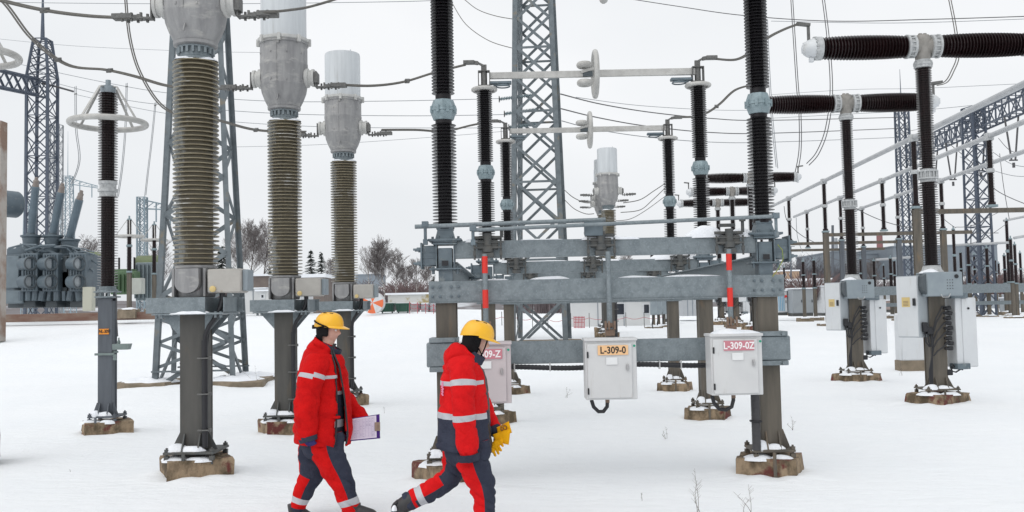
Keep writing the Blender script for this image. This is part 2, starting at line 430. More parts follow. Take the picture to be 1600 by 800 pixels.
# ------------------------------------------------------------------ snow ground: one sheet to the horizon
BLOCKS = []          # (x, y, r) filled below, then the ground is built at the end
PRINTS = []
def build_ground():
    def axis(lo, hi, a, b, step, grow):
        xs = []; x = a
        while x < b: xs.append(x); x += step
        xs.append(b); st = step; x = b
        while x < hi: st *= grow; x += st; xs.append(min(x, hi))
        st = step; x = a; l = []
        while x > lo: st *= grow; x -= st; l.append(max(x, lo))
        return l[::-1]+xs
    xs = axis(-1500, 1500, -8.5, 10, .085, 1.10); ys = axis(-40, 2500, 6.5, 23, .085, 1.085)
    vs = []
    for y in ys:
        for x in xs:
            z = ground(x, y)
            if abs(x) < 60 and y < 120:
                z += .010*noise.noise(V((x*.3, y*.3, 0)))+.006*noise.noise(V((x*1.1, y*1.0, 4)))
            if abs(x) < 14 and 4 < y < 32:
                z += .005*noise.noise(V((x*3, y*3.6, 9)))+.0035*noise.noise(V((x*10, y*10, 2)))
                for (bx, by, r) in BLOCKS:
                    d = sqrt((x-bx)**2+(y-by)**2)
                    if d < r*2.2:
                        a = atan2(y-by, x-bx)
                        e = .05+.035*noise.noise(V((cos(a)*2+bx, sin(a)*2, by)))
                        z += e*math.exp(-((d-r*.95)/(r*.55))**2)
                for (bx, by, a, dep) in PRINTS:
                    dx, dy = x-bx, y-by
                    if abs(dx) < .5 and abs(dy) < .5:
                        u = dx*cos(a)+dy*sin(a); w = -dx*sin(a)+dy*cos(a)
                        q = (u/.17)**2+(w/.085)**2
                        z += -dep*math.exp(-q*q*.8)+dep*.35*math.exp(-((sqrt(q)-1.6)/.45)**2)
            vs.append((x, y, z))
    n = len(xs)
    fs = [(j*n+i, j*n+i+1, (j+1)*n+i+1, (j+1)*n+i) for j in range(len(ys)-1) for i in range(n-1)]
    m, nt, b = newmat('snow')
    c = mixc(nt, noise_fac(nt, .5, lo=.35, hi=.65), (.86, .88, .90), (.835, .86, .885))
    c = mixc(nt, noise_fac(nt, 16, detail=8, lo=.67, hi=.76), c, (.66, .66, .65))
    nt.links.new(c, b.inputs['Base Color']); b.inputs['Roughness'].default_value = .7
    h1 = noise_fac(nt, 5, detail=9, rough=.68, stretch=(.45, 1, 1), lo=0, hi=1)
    bump(nt, b, h1, .8, .06)
    mb = MB(); mb.v = [V(v) for v in vs]; mb.f = [list(f) for f in fs]; mb.m = [0]*len(fs)
    o = mb.build('snow_ground', m, kind='structure', sharp=80)
    return o

# ------------------------------------------------------------------ current transformers (three alike)
def make_ct():
    r = thing('current_transformer', '', 'transformer')
    zp = footing(r, 0, 0, 0, .72, 3, M['dark_steel'], .285, .23, .45)
    c = MB(); hcol(c, 0, 0, zp, 1.84, .285, .28, .02, .014)
    c.box((0, 0, 1.0), (.27, .24, 1.6))                      # boxed-in web
    c.build('column', M['ct_post'], r)
    g = MB()
    for yy in (-.13, .13):
        g.prism([(-.145, yy-.008, 1.60), (-.35, yy-.008, 1.835), (.35, yy-.008, 1.835), (.145, yy-.008, 1.60)], (0, .016, 0))
    g.box((0, 0, 1.847), (.80, .62, .02), bev=.003)
    for (cx, L, yy) in ((-.13, .66, -.31), (.0, .92, .24)):     # channel bearers
        g.box((cx, yy, 1.945), (L, .012, .17), bev=.002)
        g.box((cx, yy+.05, 2.026), (L, .10, .012)); g.box((cx, yy+.05, 1.865), (L, .10, .012))
    for cx in (-.40, .19, .40):
        g.box((cx, -.02, 1.945), (.012, .54, .165), bev=.002)
    for cx in (-.36, -.3, .3, .36):
        g.lathe([(.018, 1.80), (.018, 1.87)], 6, Matrix.Translation((cx, -.26, 0)))
    g.build('support_frame', M['galv'], r)
    s = MB(); lump(s, -.02, -.27, 1.856, .30, .06, .045, 8); s.build('snow_patch', M['snow_cap'], r)
    b = MB(); b.lathe([(.205, 2.035), (.215, 2.06), (.215, 2.36), (.235, 2.365), (.235, 2.395), (.21, 2.40)], 32)
    Mx = Matrix.Translation((-.03, -.215, 2.24))
    b.prism([(-.14, -.30, 2.355)]+[(-.01+.135*cos(t), -.30, 2.19+.11*sin(t)) for t in [pi+pi*k/10 for k in range(11)]]+[(.12, -.30, 2.355)], (0, .15, 0))
    b.box((-.19, -.12, 2.2), (.03, .2, .32), bev=.004); b.box((.16, -.12, 2.2), (.03, .2, .32), bev=.004)
    b.build('base_tank', M['alu'], r)
    t = MB(); t.box((.40, -.12, 2.21), (.38, .30, .27), bev=.015); t.box((.235, -.08, 2.2), (.10, .22, .20), bev=.01)
    tb = t.build('terminal_box', M['ct_box'], r)
    t = MB(); t.lathe([(.035, 0), (.035, .02), (.02, .028)], 16, Matrix.Translation((.275, -.27, 2.12)) @ Matrix.Rotation(pi/2, 4, 'X')); t.build('plug', M['yellow_sticker'], tb)
    t = MB(); t.box((.62, -.10, 2.215), (.065, .24, .24), bev=.008); t.build('cover', M['cab_blue'], tb)
    k = MB()
    k.tube([(.36, -.2, 2.09), (.365, -.2, 2.02), (.345, -.2, 1.93), (.28, -.2, 1.80), (.205, -.2, 1.70), (.165, -.2, 1.60), (.158, -.2, 1.45)], .026, 10)
    k.tube([(.335, -.17, 2.09), (.34, -.17, 2.0), (.31, -.17, 1.9), (.24, -.17, 1.77), (.19, -.17, 1.66), (.165, -.17, 1.5)], .02, 8)
    k.tube([(.158, -.2, 1.55), (.158, -.2, .36)], .034, 12)
    cb = k.build('conduit', M['black'], r)
    for z in (1.35, .95, .55): k = MB(); k.box((.15, -.2, z), (.13, .09, .014)); k.box((.215, -.2, z), (.03, .03, .04)); k.build('clip', M['clamp'], cb)
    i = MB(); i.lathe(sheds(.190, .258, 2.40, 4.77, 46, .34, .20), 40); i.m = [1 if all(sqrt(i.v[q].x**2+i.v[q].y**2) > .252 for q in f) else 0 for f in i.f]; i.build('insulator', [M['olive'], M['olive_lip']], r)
    s = MB(); lump(s, 0, 0, 4.77, .235, .235, .05, 5); s.build('snow_patch', M['snow_cap'], r)
    n = MB(); n.lathe([(.19, 4.76), (.19, 4.80), (.175, 4.81), (.175, 4.90), (.205, 4.905), (.205, 4.925)], 32)
    for k in range(18):
        a = 2*pi*k/18; n.box((cos(a)*.197, sin(a)*.197, 4.875), (.028, .028, .07))
    n.build('neck', M['galv'], r)
    h = MB(); h.lathe([(.20, 4.925), (.245, 4.94), (.25, 4.975), (.24, 4.98), (.29, 5.08), (.335, 5.20), (.352, 5.30), (.356, 5.315), (.352, 5.33), (.357, 5.60), (.362, 5.615), (.362, 5.65), (.357, 5.66), (.357, 5.93), (.375, 5.94), (.375, 5.97)], 48)
    h.box((-.03, -.357, 5.6), (.012, .012, .6)); h.box((.0, -.36, 5.92), (.03, .03, .06)); h.box((-.02, -.29, 5.14), (.012, .03, .26), Matrix.Rotation(radians(-32), 3, 'X'))
    for k in range(4):
        a = radians(-150+40*k); h.box((cos(a)*.36, sin(a)*.36, 5.78), (.02, .02, .02)); h.box((cos(a)*.352, sin(a)*.352, 5.36), (.02, .02, .03))
    h.build('head_tank', M['alu'], r)
    h = MB(); h.lathe([(.375, 5.972), (.392, 5.985), (.395, 6.02), (.38, 6.03), (.345, 6.035)], 48)
    for k in range(8):
        a = 2*pi*k/8+.05; h.box((cos(a)*.392, sin(a)*.392, 5.985), (.05, .05, .11), Matrix.Rotation(a, 3, 'Z'), .006)
    h.build('head_rim', M['rim_paint'], r)
    h = MB(); h.lathe([(.345, 6.035), (.345, 6.86), (.335, 6.895), (.31, 6.905)], 48)
    h.lathe([(.01, 6.9), (.01, 6.96)], 8, Matrix.Translation((.18, -.12, 0)))
    h.build('expansion_cap', M['cap_paint'], r)
    for sg in (-1, 1):
        t = MB(); Mr = Matrix.Translation((sg*.33, 0, 5.43)) @ Matrix.Rotation(sg*pi/2, 4, 'Y')
        t.lathe([(.15, 0), (.15, .05), (.12, .06), (.12, .10), (.135, .105), (.135, .14)], 24, Mr)
        tt = t.build('terminal', M['rim_paint'], r)
        t = MB(); t.box((sg*.50, 0, 5.40), (.02, .12, .26), bev=.004)
        if sg > 0: t.box((sg*.50, -.02, 5.42), (.07, .16, .16), bev=.006)
        t.box((sg*.59, 0, 5.285), (.18, .11, .02), bev=.003); t.box((sg*.70, 0, 5.30), (.16, .10, .045), bev=.004)
        t.box((sg*.84, 0, 5.31), (.24, .13, .06), bev=.006)
        for q in range(6): t.box((sg*(.57+.055*q), .03*(-1)**q, 5.30), (.025, .03, .10))
        t.build('clamp', M['clamp'], tt)
    return r
ct = make_ct()
CT = []
for i, (px, py, Y, lab) in enumerate(((307, 560, 11.0, 'nearest and largest of the three olive ribbed transformers, its top cut by the photo edge'),
                                  (447, 560, 14.6, 'middle one of the three olive ribbed transformers, its pale cap cut by the top edge'),
                                  (540, 560, 18.7, 'farthest of the three olive ribbed transformers in the row, whole white cap showing'))):
    p = P(px, py, Y); p.z = 0
    o = ct if i == 0 else dup(ct, p, lab)
    o.location = p; o['label'] = lab; o['group'] = 'current transformers in a row'
    CT.append(p); BLOCKS.append((p.x, p.y, .45))

# ------------------------------------------------------------------ surge arrester
def make_arrester(front=True):
    r = thing('surge_arrester', '', 'arrester')
    zp = footing(r, 0, 0, 0, .72, 11, M['post_grey'], .22, .22, .5)
    c = MB(); hcol(c, 0, 0, zp, 2.12, .22, .2, .02, .02); c.box((0, 0, 1.2), (.19, .15, 1.75)); c.build('column', M['post_grey'], r)
    b = MB(); b.box((0, 0, 2.135), (.30, .28, .025), bev=.004)
    for k in range(6): a = 2*pi*k/6; b.lathe([(.02, 2.15), (.02, 2.20)], 10, Matrix.Translation((cos(a)*.12, sin(a)*.12, 0)))
    b.box((0, 0, 2.215), (.32, .30, .02), bev=.004)
    b.lathe([(.15, 2.225), (.15, 2.25), (.125, 2.26), (.125, 2.30)], 28); b.build('base_flange', M['galv'], r)
    i = MB(); i.lathe(sheds(.100, .152, 2.30, 3.72, 34, .4, .12), 28); i.build('insulator', M['porc'], r)
    j = MB(); j.lathe([(.125, 3.70), (.125, 3.78), (.15, 3.785), (.15, 3.825), (.125, 3.83), (.125, 3.90), (.14, 3.905), (.14, 3.95), (.12, 3.955)], 28)
    for q in (-.03, .02): j.box((q, -.127, 3.87), (.012, .01, .035))
    j.build('coupling', M['flange_white'], r)
    i = MB(); i.lathe(sheds(.095, .147, 3.95, 5.36, 34, .4, .12), 28); i.build('insulator', M['porc'], r)
    t = MB(); t.lathe([(.115, 5.35), (.115, 5.46), (.10, 5.465), (.04, 5.47), (.04, 5.56)], 24); t.build('top_cap', M['cab_blue'], r)
    ring = MB(); ring.torus((0, 0, 4.87), .56, .046, n=56, k=12); rg = ring.build('grading_ring', M['white_alu'], r)
    ring = MB()
    for a in (radians(-20), radians(70), radians(160), radians(250)):
        ring.bar((cos(a)*.11, sin(a)*.11, 5.44), (cos(a)*.17, sin(a)*.17, 5.44), .05, .012)
        ring.bar((cos(a)*.17, sin(a)*.17, 5.44), (cos(a)*.55, sin(a)*.55, 4.89), .045, .012, (cos(a), sin(a), .3))
    ring.build('strut', M['white_alu'], rg)
    return r
ar = make_arrester(); p = P(168, 560, 15.0); p.z = 0; ar.location = p; BLOCKS.append((p.x, p.y, .45))
ar['label'] = 'tall brown surge arrester with pale ring on grey post left of the big ribbed transformers'; ar['group'] = 'tall surge arresters with rings'
AR = p
ar2 = dup(ar, P(-51, 560, 12.2)*1, 'tall arrester beyond the left edge, only the end of its pale ring in view', group='tall surge arresters with rings')
ar2.location.z = 0.35
s = MB(); s.box((-.01, -.112, 1.60), (.155, .004, .085)); sg = s.build('name_sign', M['orange_sign'], ar, world=False)
text('lettering', 'NL-309', .072, M['lettering'], sg, (-.006, -.1155, 1.60), .72, .0022)
s = MB(); s.box((.13, -.05, 1.28), (.10, .05, .03)); s.box((.23, -.06, 1.36), (.22, .13, .09), bev=.006); s.prism([(.34, -.125, 1.315), (.34, -.125, 1.405), (.385, -.125, 1.405), (.36, -.125, 1.315)], (0, .13, 0)); s.lathe([(.02, 1.4), (.028, 1.43), (.012, 1.47), (.012, 1.5)], 10, Matrix.Translation((.2, -.06, 0))); s.box((0, -.11, 1.25), (.30, .03, .035)); s.box((.16, -.11, 1.20), (.05, .02, .09))
cn_ = s.build('surge_counter', pm('counter_green_grey', (.20, .25, .24), (.16, .20, .195), 10, .5), ar, world=False)
s = MB(); s.tube([(.16, -.12, 2.2), (.19, -.12, 2.1), (.175, -.10, 1.9), (.19, -.08, 1.52)], .009, 6); s.build('earth_lead', M['wire_dark'], ar, world=False)

# ------------------------------------------------------------------ disconnectors (three phases, one behind the other)
HS = .5*(P(1199, 600, 10.4).x-P(700, 600, 10.4).x)
def make_disc():
    r = thing('disconnector', '', 'disconnector')
    for sx in (-1, 1):
        x = sx*HS
        footing(r, x, 0, 0, .66, 17+sx*3, M['post'], .22, .21, .5 if sx < 0 else -.4)
        c = MB(); hcol(c, x, 0, .28, 1.93, .22, .24, .02, .016); c.box((x, .0, 1.1), (.2, .19, 1.6)); c.build('column', M['post'], r)
        b = MB(); b.box((x+sx*.0, -.02, 2.30), (.15, .17, .40), bev=.003)
        b.box((x-.095, -.02, 2.42), (.012, .22, .32)); b.box((x+.095, -.02, 2.42), (.012, .22, .32))
        b.box((x, -.02, 2.545), (.26, .26, .02), bev=.003); b.box((x, -.02, 2.275), (.34, .26, .018), bev=.003)
        b.box((x+sx*.17, .0, 2.42), (.16, .20, .22), bev=.01); b.box((x+sx*.255, 0, 2.42), (.02, .26, .28), bev=.004)
        b.box((x+sx*.17, -.102, 2.46), (.15, .01, .012)); b.box((x+sx*.17, -.102, 2.40), (.15, .01, .012))
        for zz in (2.34, 2.49):
            for yy in (-.09, .09): b.lathe([(.022, 0), (.022, .05), (.012, .055), (.012, .09)], 6, Matrix.Translation((x+sx*.255, yy, zz)) @ Matrix.Rotation(sx*pi/2, 4, 'Y'))
        for q in (-.13, .13):
            b.lathe([(.016, 2.22), (.016, 2.30)], 6, Matrix.Translation((x+q, -.1, 0)))
        for q in (-.14, -.06, .06, .14):
            for zz in (1.98, 2.08): b.lathe([(.016, 0), (.016, .02), (.008, .022), (.008, .035)], 6, Matrix.Translation((x+q, -.141, zz)) @ Matrix.Rotation(pi/2, 4, 'X'))
        b.build('support_bracket', M['galv_blue'], r)
        b = MB(); b.box((x, -.138, 2.335), (.07, .004, .055)); b.build('slot', M['black'], r)
        c = MB(); c.lathe([(.185, 2.56), (.185, 2.585), (.15, 2.59), (.115, 2.69), (.125, 2.70), (.125, 2.725)], 4, Matrix.Translation((x, -.02, 0)) @ Matrix.Rotation(pi/4, 4, 'Z'))
        c.box((x, -.02, 2.585), (.36, .30, .025), bev=.004)
        for k in range(6):
            a = 2*pi*k/6; c.lathe([(.014, 2.55), (.014, 2.63)], 6, Matrix.Translation((x+cos(a)*.14, -.02+sin(a)*.12, 0)))
        c.build('pedestal', M['galv_blue'], r)
        Mx = Matrix.Translation((x, -.02, 0))
        i = MB(); i.lathe([(.10, 2.71), (.10, 2.76)]+sheds(.075, .136, 2.76, 3.86, 31, .42, .13), 30, Mx); i.lathe([(.09, 3.86), (.09, 3.90)], 24, Mx); i.build('insulator', M['porc_dark'], r)
        j = MB(); j.lathe([(.085, 3.895), (.11, 3.90), (.14, 3.985), (.14, 3.995)], 8, Mx); j.lathe([(.147, 3.997), (.147, 4.025)], 8, Mx); j.lathe([(.14, 4.027), (.14, 4.035), (.11, 4.12), (.085, 4.125)], 8, Mx)
        for k in range(8):
            a = 2*pi*k/8+pi/8; j.box((x+cos(a)*.132, -.02+sin(a)*.132, 4.011), (.03, .03, .075), Matrix.Rotation(a, 3, 'Z'))
        j.build('coupling', M['coupling'], r)
        i = MB(); i.lathe([(.086, 4.12), (.086, 4.18)], 24, Mx); i.lathe(sheds(.069, .126, 4.18, 5.33, 33, .42, .13), 30, Mx); i.build('insulator', M['porc_dark'], r)
        g = MB(); g.torus((x, -.02, 5.35), .18, .032, n=40, k=10); g.bar((x-.18, -.02, 5.35), (x+.18, -.02, 5.35), .03, .012); g.build('grading_ring', M['white_alu'], r)
        t = MB(); t.box((x, -.02, 5.37), (.16, .16, .04), bev=.004); t.lathe([(.05, 5.39), (.05, 5.66)], 12, Mx)
        for q in (-.09, .09): t.box((x+q, -.02, 5.53), (.012, .14, .24)); t.box((x, -.02, 5.53+q*1.3), (.18, .14, .012))
        t.box((x, -.02, 5.68), (.09, .03, .16), bev=.003)
        t.build('turning_head', M['clamp'], r)
        w = MB(); w.box((x-sx*.26, -.02, 5.455), (.36, .12, .045), bev=.008); w.box((x-sx*.27, -.02, 5.425), (.24, .07, .03))
        w.torus((x-sx*.30, -.02, 5.40), .11, .012, n=24, k=6); w.build('blade_arm', M['galv_blue'], r)
        t = MB(); cx = x+(-.18 if sx < 0 else .17); zc = 5.80
        t.bar((x, -.02, 5.74), (cx*.5+x*.5, -.02, zc-.015), .05, .03); t.bar((cx*.5+x*.5, -.02, zc-.015), (cx, -.02, zc), .08, .05)
        t.box((cx+(-.06 if sx < 0 else .06), -.02, zc), (.18, .11, .055), bev=.005); t.build('clamp', M['clamp'], r)
    b = MB(); L = 2*HS+.36                                    # lower channel bearer
    b.box((0, -.135, 2.03), (L, .012, .21), bev=.003); b.box((0, -.09, 2.136), (L, .10, .012)); b.box((0, -.09, 1.924), (L, .10, .012))
    b.box((0, .14, 2.03), (L, .012, .21), bev=.003); b.box((0, .10, 2.136), (L, .09, .012)); b.box((0, .10, 1.924), (L, .09, .012))
    b.box((0, -.03, 1.912), (L, .26, .008))
    b.build('lower_beam', M['galv'], r)
    b = MB(); L = 2*HS-.2                                     # upper beam
    b.box((0, -.10, 2.475), (L, .012, .17), bev=.003); b.box((0, -.05, 2.563), (L, .11, .01)); b.box((0, -.06, 2.388), (L, .10, .01)); b.box((0, .07, 2.475), (L, .012, .17), bev=.003)
    b.build('upper_beam', M['galv'], r)
    bl = MB(); bl.box((-.835+.06, -.02, 5.575), (HS+.0, .055, .105), bev=.005)
    bl.build('blade', M['white_alu'], r)
    bl = MB(); bl.box((.88, -.02, 5.58), (HS-.02, .055, .11), bev=.005)
    bl.build('blade', M['white_alu'], r)
    g = MB(); g.torus((.07, -.02, 5.57), .355, .042, 'X', 48, 10)
    g.bar((.07, -.02, 5.25), (.07, -.02, 5.9), .03, .05, (0, 1, 0))
    rg = g.build('corona_ring', M['white_alu'], r)
    g = MB()
    for zz in (5.575+.145, 5.575-.145): g.torus((-.10, -.02, zz), .075, .055, n=28, k=12); g.lathe([(.07, zz-.02), (.07, zz+.02)], 20, Matrix.Translation((-.10, -.02, 0)))
    g.bar((-.16, -.06, 5.60), (.05, -.06, 5.66), .01, .045); g.bar((-.16, .02, 5.60), (.05, .02, 5.66), .01, .045)
    g.build('contact_ring', M['white_alu'], rg)
    c = MB(); c.box((-.05, -.02, 5.57), (.16, .07, .09), bev=.005); c.build('contact', M['dark_panel'], r)
    for k, fx in enumerate((-HS+.46, -.05, HS-.40)):          # crank bearings on the upper beam
        m = MB(); m.box((fx, -.06, 2.60), (.30, .22, .03), bev=.003); m.box((fx, -.09, 2.52), (.22, .20, .10), bev=.006)
        m.box((fx, -.20, 2.49), (.30, .03, .02)); m.box((fx, -.20, 2.545), (.34, .02, .012)); m.lathe([(.06, 2.44), (.06, 2.50), (.045, 2.51), (.045, 2.64)], 16, Matrix.Translation((fx, -.18, 0)))
        for q in (-.14, .14): m.tube([(fx+q, -.2, 2.36), (fx+q, -.2, 2.57)], .011, 6); m.box((fx+q, -.2, 2.43), (.03, .03, .05))
        m.box((fx, -.18, 2.41), (.13, .10, .05), bev=.004)
        if k != 1:
            m.box((fx-.02, -.16, 2.68), (.16, .10, .03), bev=.003); m.tube([(fx+.15, -.16, 2.60), (fx+.15, -.16, 2.75)], .018, 8); m.lathe([(.035, 2.72), (.035, 2.77)], 10, Matrix.Translation((fx+.15, -.16, 0)))
        m.build('crank_bearing', M['dark_steel'], r)
    for q in ((-.02, -.08, 2.566, .26, .08, .05, 21), (HS-.62, -.05, 2.566, .24, .10, .12, 24), (HS-.24, -.05, 2.566, .14, .08, .10, 25), (-HS+.3, -.05, 2.566, .10, .08, .03, 27), (-.62, -.06, 2.142, .22, .06, .035, 31), (.95, -.06, 2.142, .3, .06, .02, 33), (-1.2, -.06, 2.142, .18, .05, .02, 35), (.2, -.06, 2.566, .3, .05, .015, 37), (-.7, -.06, 2.566, .25, .05, .018, 38), (.35, -.06, 2.142, .2, .05, .02, 39)):
        s = MB(); lump(s, *q); s.build('snow_patch', M['snow_cap'], r)
    return r
dx1 = .5*(P(1199, 600, 10.4).x+P(700, 600, 10.4).x)
DISC = [V((dx1, 10.4, 0)), V((.5*(P(757, 265, 15.3).x+P(1096, 258, 15.3).x), 15.3, 0)), V((.5*(P(790, 318, 20.2).x+P(1048, 312, 20.2).x), 20.2, 0))]
ds = make_disc(); ds.location = DISC[0]
labs = ['nearest disconnector with two thick black ribbed columns cut by the top edge, above the cabinets',
        'second disconnector, behind the nearest one, with the upper white blade bar against the sky',
        'third and farthest disconnector, with the lower and shorter white blade bar against the sky']
ds['label'] = labs[0]; ds['group'] = 'disconnectors standing one behind the other'
for k in (1, 2): dup(ds, DISC[k], labs[k])
for p in DISC:
    for sx in (-1, 1): BLOCKS.append((p.x+sx*HS, p.y, .42))
# pieces only the nearest frame has
x0 = DISC[0].x; y0 = DISC[0].y
for sx in (-1, 1):
    b = MB(); x = x0+sx*(HS-.02)
    b.box((x, 15.25, 2.24), (.012, 9.7, .21)); b.box((x-sx*.05, 15.25, 2.345), (.11, 9.7, .012)); b.box((x-sx*.05, 15.25, 2.143), (.11, 9.7, .010))
    b.build('tie_beam', M['galv'], ds)
b = MB(); rz = 2.755
b.tube([(x0-HS-.31, y0-.22, rz-.03), (x0+.0, y0-.22, rz+.005)], .024, 10); rd = b.build('link_rod', M['galv'], ds)
b = MB(); b.tube([(x0-HS+.30, y0-.30, rz-.085), (x0+HS+.10, y0-.30, rz+.0)], .021, 10); b.build('link_rod', M['galv'], ds)
for (xx, yy, za, zb) in ((x0-HS-.20, y0-.22, 2.56, 2.76), (x0-HS+.31, y0-.30, 2.54, 2.70), (x0+HS+.07, y0-.30, 2.56, 2.77)):
    b = MB(); b.tube([(xx, yy, za), (xx, yy, zb)], .017, 8); b.box((xx, yy, zb-.01), (.07, .06, .06), bev=.004); b.box((xx, yy, za), (.05, .05, .06), bev=.004)
    b.build('rod_lever', M['galv_blue'], ds)
b = MB(); b.box((x0-.13, y0-.22, 2.67), (.20, .04, .16), bev=.01)
b.build('rod_joint', M['galv_blue'], ds)
RODX = [P(758, 440, 10.18).x, P(951, 440, 10.18).x, P(1140, 440, 10.18).x]
for k, xx in enumerate(RODX):
    lo = 1.56 if k != 1 else 1.54
    b = MB(); b.tube([(xx, 10.18, lo), (xx, 10.18, 2.42)], .0285, 14); rd = b.build('drive_rod', M['galv'], ds)
    if k != 1:
        z1, z2, z3, z4 = (2.395, 2.215, 2.04, 1.845) if k == 0 else (2.37, 2.195, 2.01, 1.81)
        b = MB(); b.tube([(xx, 10.18, z2), (xx, 10.18, z1)], .031, 14); b.build('red_band', M['red_paint'], rd)
        b = MB(); b.tube([(xx, 10.18, z4), (xx, 10.18, z3)], .031, 14); b.build('red_band', M['red_paint'], rd)
    b = MB(); b.box((xx, 10.18, lo+.02), (.10, .10, .07), bev=.006); b.box((xx, 10.18, lo+.1), (.07, .07, .05), bev=.006)
    for q in (-.05, -.015, .045): b.box((xx+q, 10.11, lo+.10), (.022, .03, .09), bev=.003)
    b.build('rod_joint', [M['copper']], rd)
for sx in (-1, 1):                                          # clamps that carry the cabinet beam
    b = MB(); x = x0+sx*HS+sx*.02
    b.box((x+sx*.02, y0-.02, 1.36), (.34, .34, .26), bev=.012); b.box((x+sx*.01, y0-.02, 1.515), (.30, .38, .05), bev=.005); b.box((x+sx*.01, y0-.02, 1.205), (.30, .38, .05), bev=.005)
    for zz in (1.515, 1.205): b.lathe([(.02, 0), (.02, .06)], 6, Matrix.Translation((x+.1, y0-.20, zz)) @ Matrix.Rotation(pi/2, 4, 'X'))
    b.build('column_clamp', M['galv'], ds)
b = MB(); b.box((x0, y0-.06, 1.36), (2*HS-.25, .012, .235), bev=.003); b.box((x0, y0-.01, 1.476), (2*HS-.25, .10, .01)); b.box((x0, y0-.01, 1.244), (2*HS-.25, .10, .01))
b.build('cabinet_beam', M['galv'], ds)
b = MB(); n = 150; pts = []; rr = []
for i in range(n): pts.append((x0-HS+.3+(2*HS-.5)*i/(n-1), y0-.08, 1.20+.012*sin(i*.09))); rr.append(.026+.0035*(i % 2))
b.tube(pts, rr, 10); cdt = b.build('conduit', M['black'], ds)
for xx in (-.62, .55, .78, 1.2, -1.0): b = MB(); b.box((x0+xx, y0-.08, 1.205), (.014, .07, .09)); b.build('clip', M['chrome'], cdt)
b = MB(); pts = []; rr = []; cx = P(1177, 650, 10.3).x
for i in range(90): pts.append((cx, y0-.2, .30+(.62)*i/89)); rr.append(.042+.006*(i % 2))
b.tube(pts, rr, 14); cdt = b.build('conduit', M['wire_dark'], ds)
b = MB(); b.box((cx, y0-.2, .60), (.11, .11, .02), bev=.004); b.build('clip', M['black'], cdt)
b = MB(); b.tube([(x0+HS+.12, y0-.16, 2.46), (x0+HS+.155, y0-.20, 2.40), (x0+HS+.16, y0-.20, 2.30), (x0+HS+.11, y0-.18, 2.20), (x0+HS+.05, y0-.17, 2.12)], .0055, 6)
b.build('earth_wire', M['yellow_green'], ds)

# ------------------------------------------------------------------ the three drive cabinets
def make_cabinet(body, plate, ink, words, label, p):
    r = thing('control_cabinet', label, 'cabinet', p, 'drive cabinets on the beam')
    b = MB(); b.box((0, 0, .31), (.525, .28, .60), bev=.006); bo = b.build('body', body, r, world=False)
    b = MB(); b.box((0, -.005, .622), (.545, .32, .03), bev=.006); b.build('lid', body, r, world=False)
    b = MB(); b.box((-.015, -.152, .305), (.455, .02, .555), bev=.004); d = b.build('door', body, r, world=False)
    b = MB()
    for zz in (.10, .47): b.box((-.238, -.164, zz), (.016, .022, .065), bev=.003)
    b.build('hinge', M['black'], d, world=False)
    b = MB(); b.lathe([(.020, 0), (.020, .008)], 16, Matrix.Translation((.165, -.1705, .335)) @ Matrix.Rotation(pi/2, 4, 'X') @ Matrix.Diagonal((.8, 1.9, 1, 1))); b.box((.165, -.185, .345), (.016, .02, .055), bev=.003); b.build('handle', M['chrome'], d, world=False)
    b = MB(); b.box((.02, -.1712, .515), (.31, .003, .10)); l = b.build('label_plate', plate, d, world=False)
    text('lettering', words, .098, ink, l, (.02, -.1738, .512), .86, .0022)
    b = MB(); b.box((.005, -.1712, .405), (.115, .003, .075)); b.build('small_label', M['white_label'], d, world=False)
    b = MB(); b.lathe([(.013, 0), (.013, .003)], 14, Matrix.Translation((.238, -.1705, .555)) @ Matrix.Rotation(pi/2, 4, 'X')); b.build('green_dot', M['green_dot'], d, world=False)
    return r
pc = [P(774, 600, 10.0), P(954, 624, 10.0), P(1148, 617, 10.0)]
cabs = [make_cabinet(M['cab_pink'], M['pink_label'], M['letter_white'], 'L-309-Z', 'drive cabinet half hidden by the hooded worker, pink plate ending in 9-Z', pc[1]+V((-1.285, 0, -.015))),
        make_cabinet(M['cab'], M['orange_label'], M['lettering'], 'L-309-0', 'middle drive cabinet with orange plate reading L-309-0', pc[1]),
        make_cabinet(M['cab'], M['pink_label'], M['letter_white'], 'L-309-0Z', 'drive cabinet with pink plate reading L-309-0Z and snow on its lid', pc[2])]
for c in cabs[1:]:
    b = MB(); xo = -.20 if c is cabs[1] else .0
    b.tube([(xo+.0, -.03, .0), (xo+.02, -.03, -.07), (xo+.07, -.03, -.12), (xo+.12, -.03, -.12), (xo+.16, -.03, -.07), (xo+.165, -.03, .0)] if c is cabs[1] else [(-.24, -.02, .0), (-.22, -.02, -.08), (-.17, -.02, -.14), (-.10, -.02, -.15), (-.04, -.02, -.12), (-.02, -.02, -.05), (-.02, -.02, 0)], .020, 10); b.build('cable_loop', M['black'], c, world=False)
    b = MB(); b.lathe([(.022, -.03), (.022, .015)], 8, Matrix.Translation((xo+.165 if c is cabs[1] else -.02, -.03, 0))); b.build('gland', M['copper'], c, world=False)
b = MB(); lump(b, .0, 0, .636, .27, .15, .045, 41); b.build('snow_patch', M['snow_cap'], cabs[2], world=False)

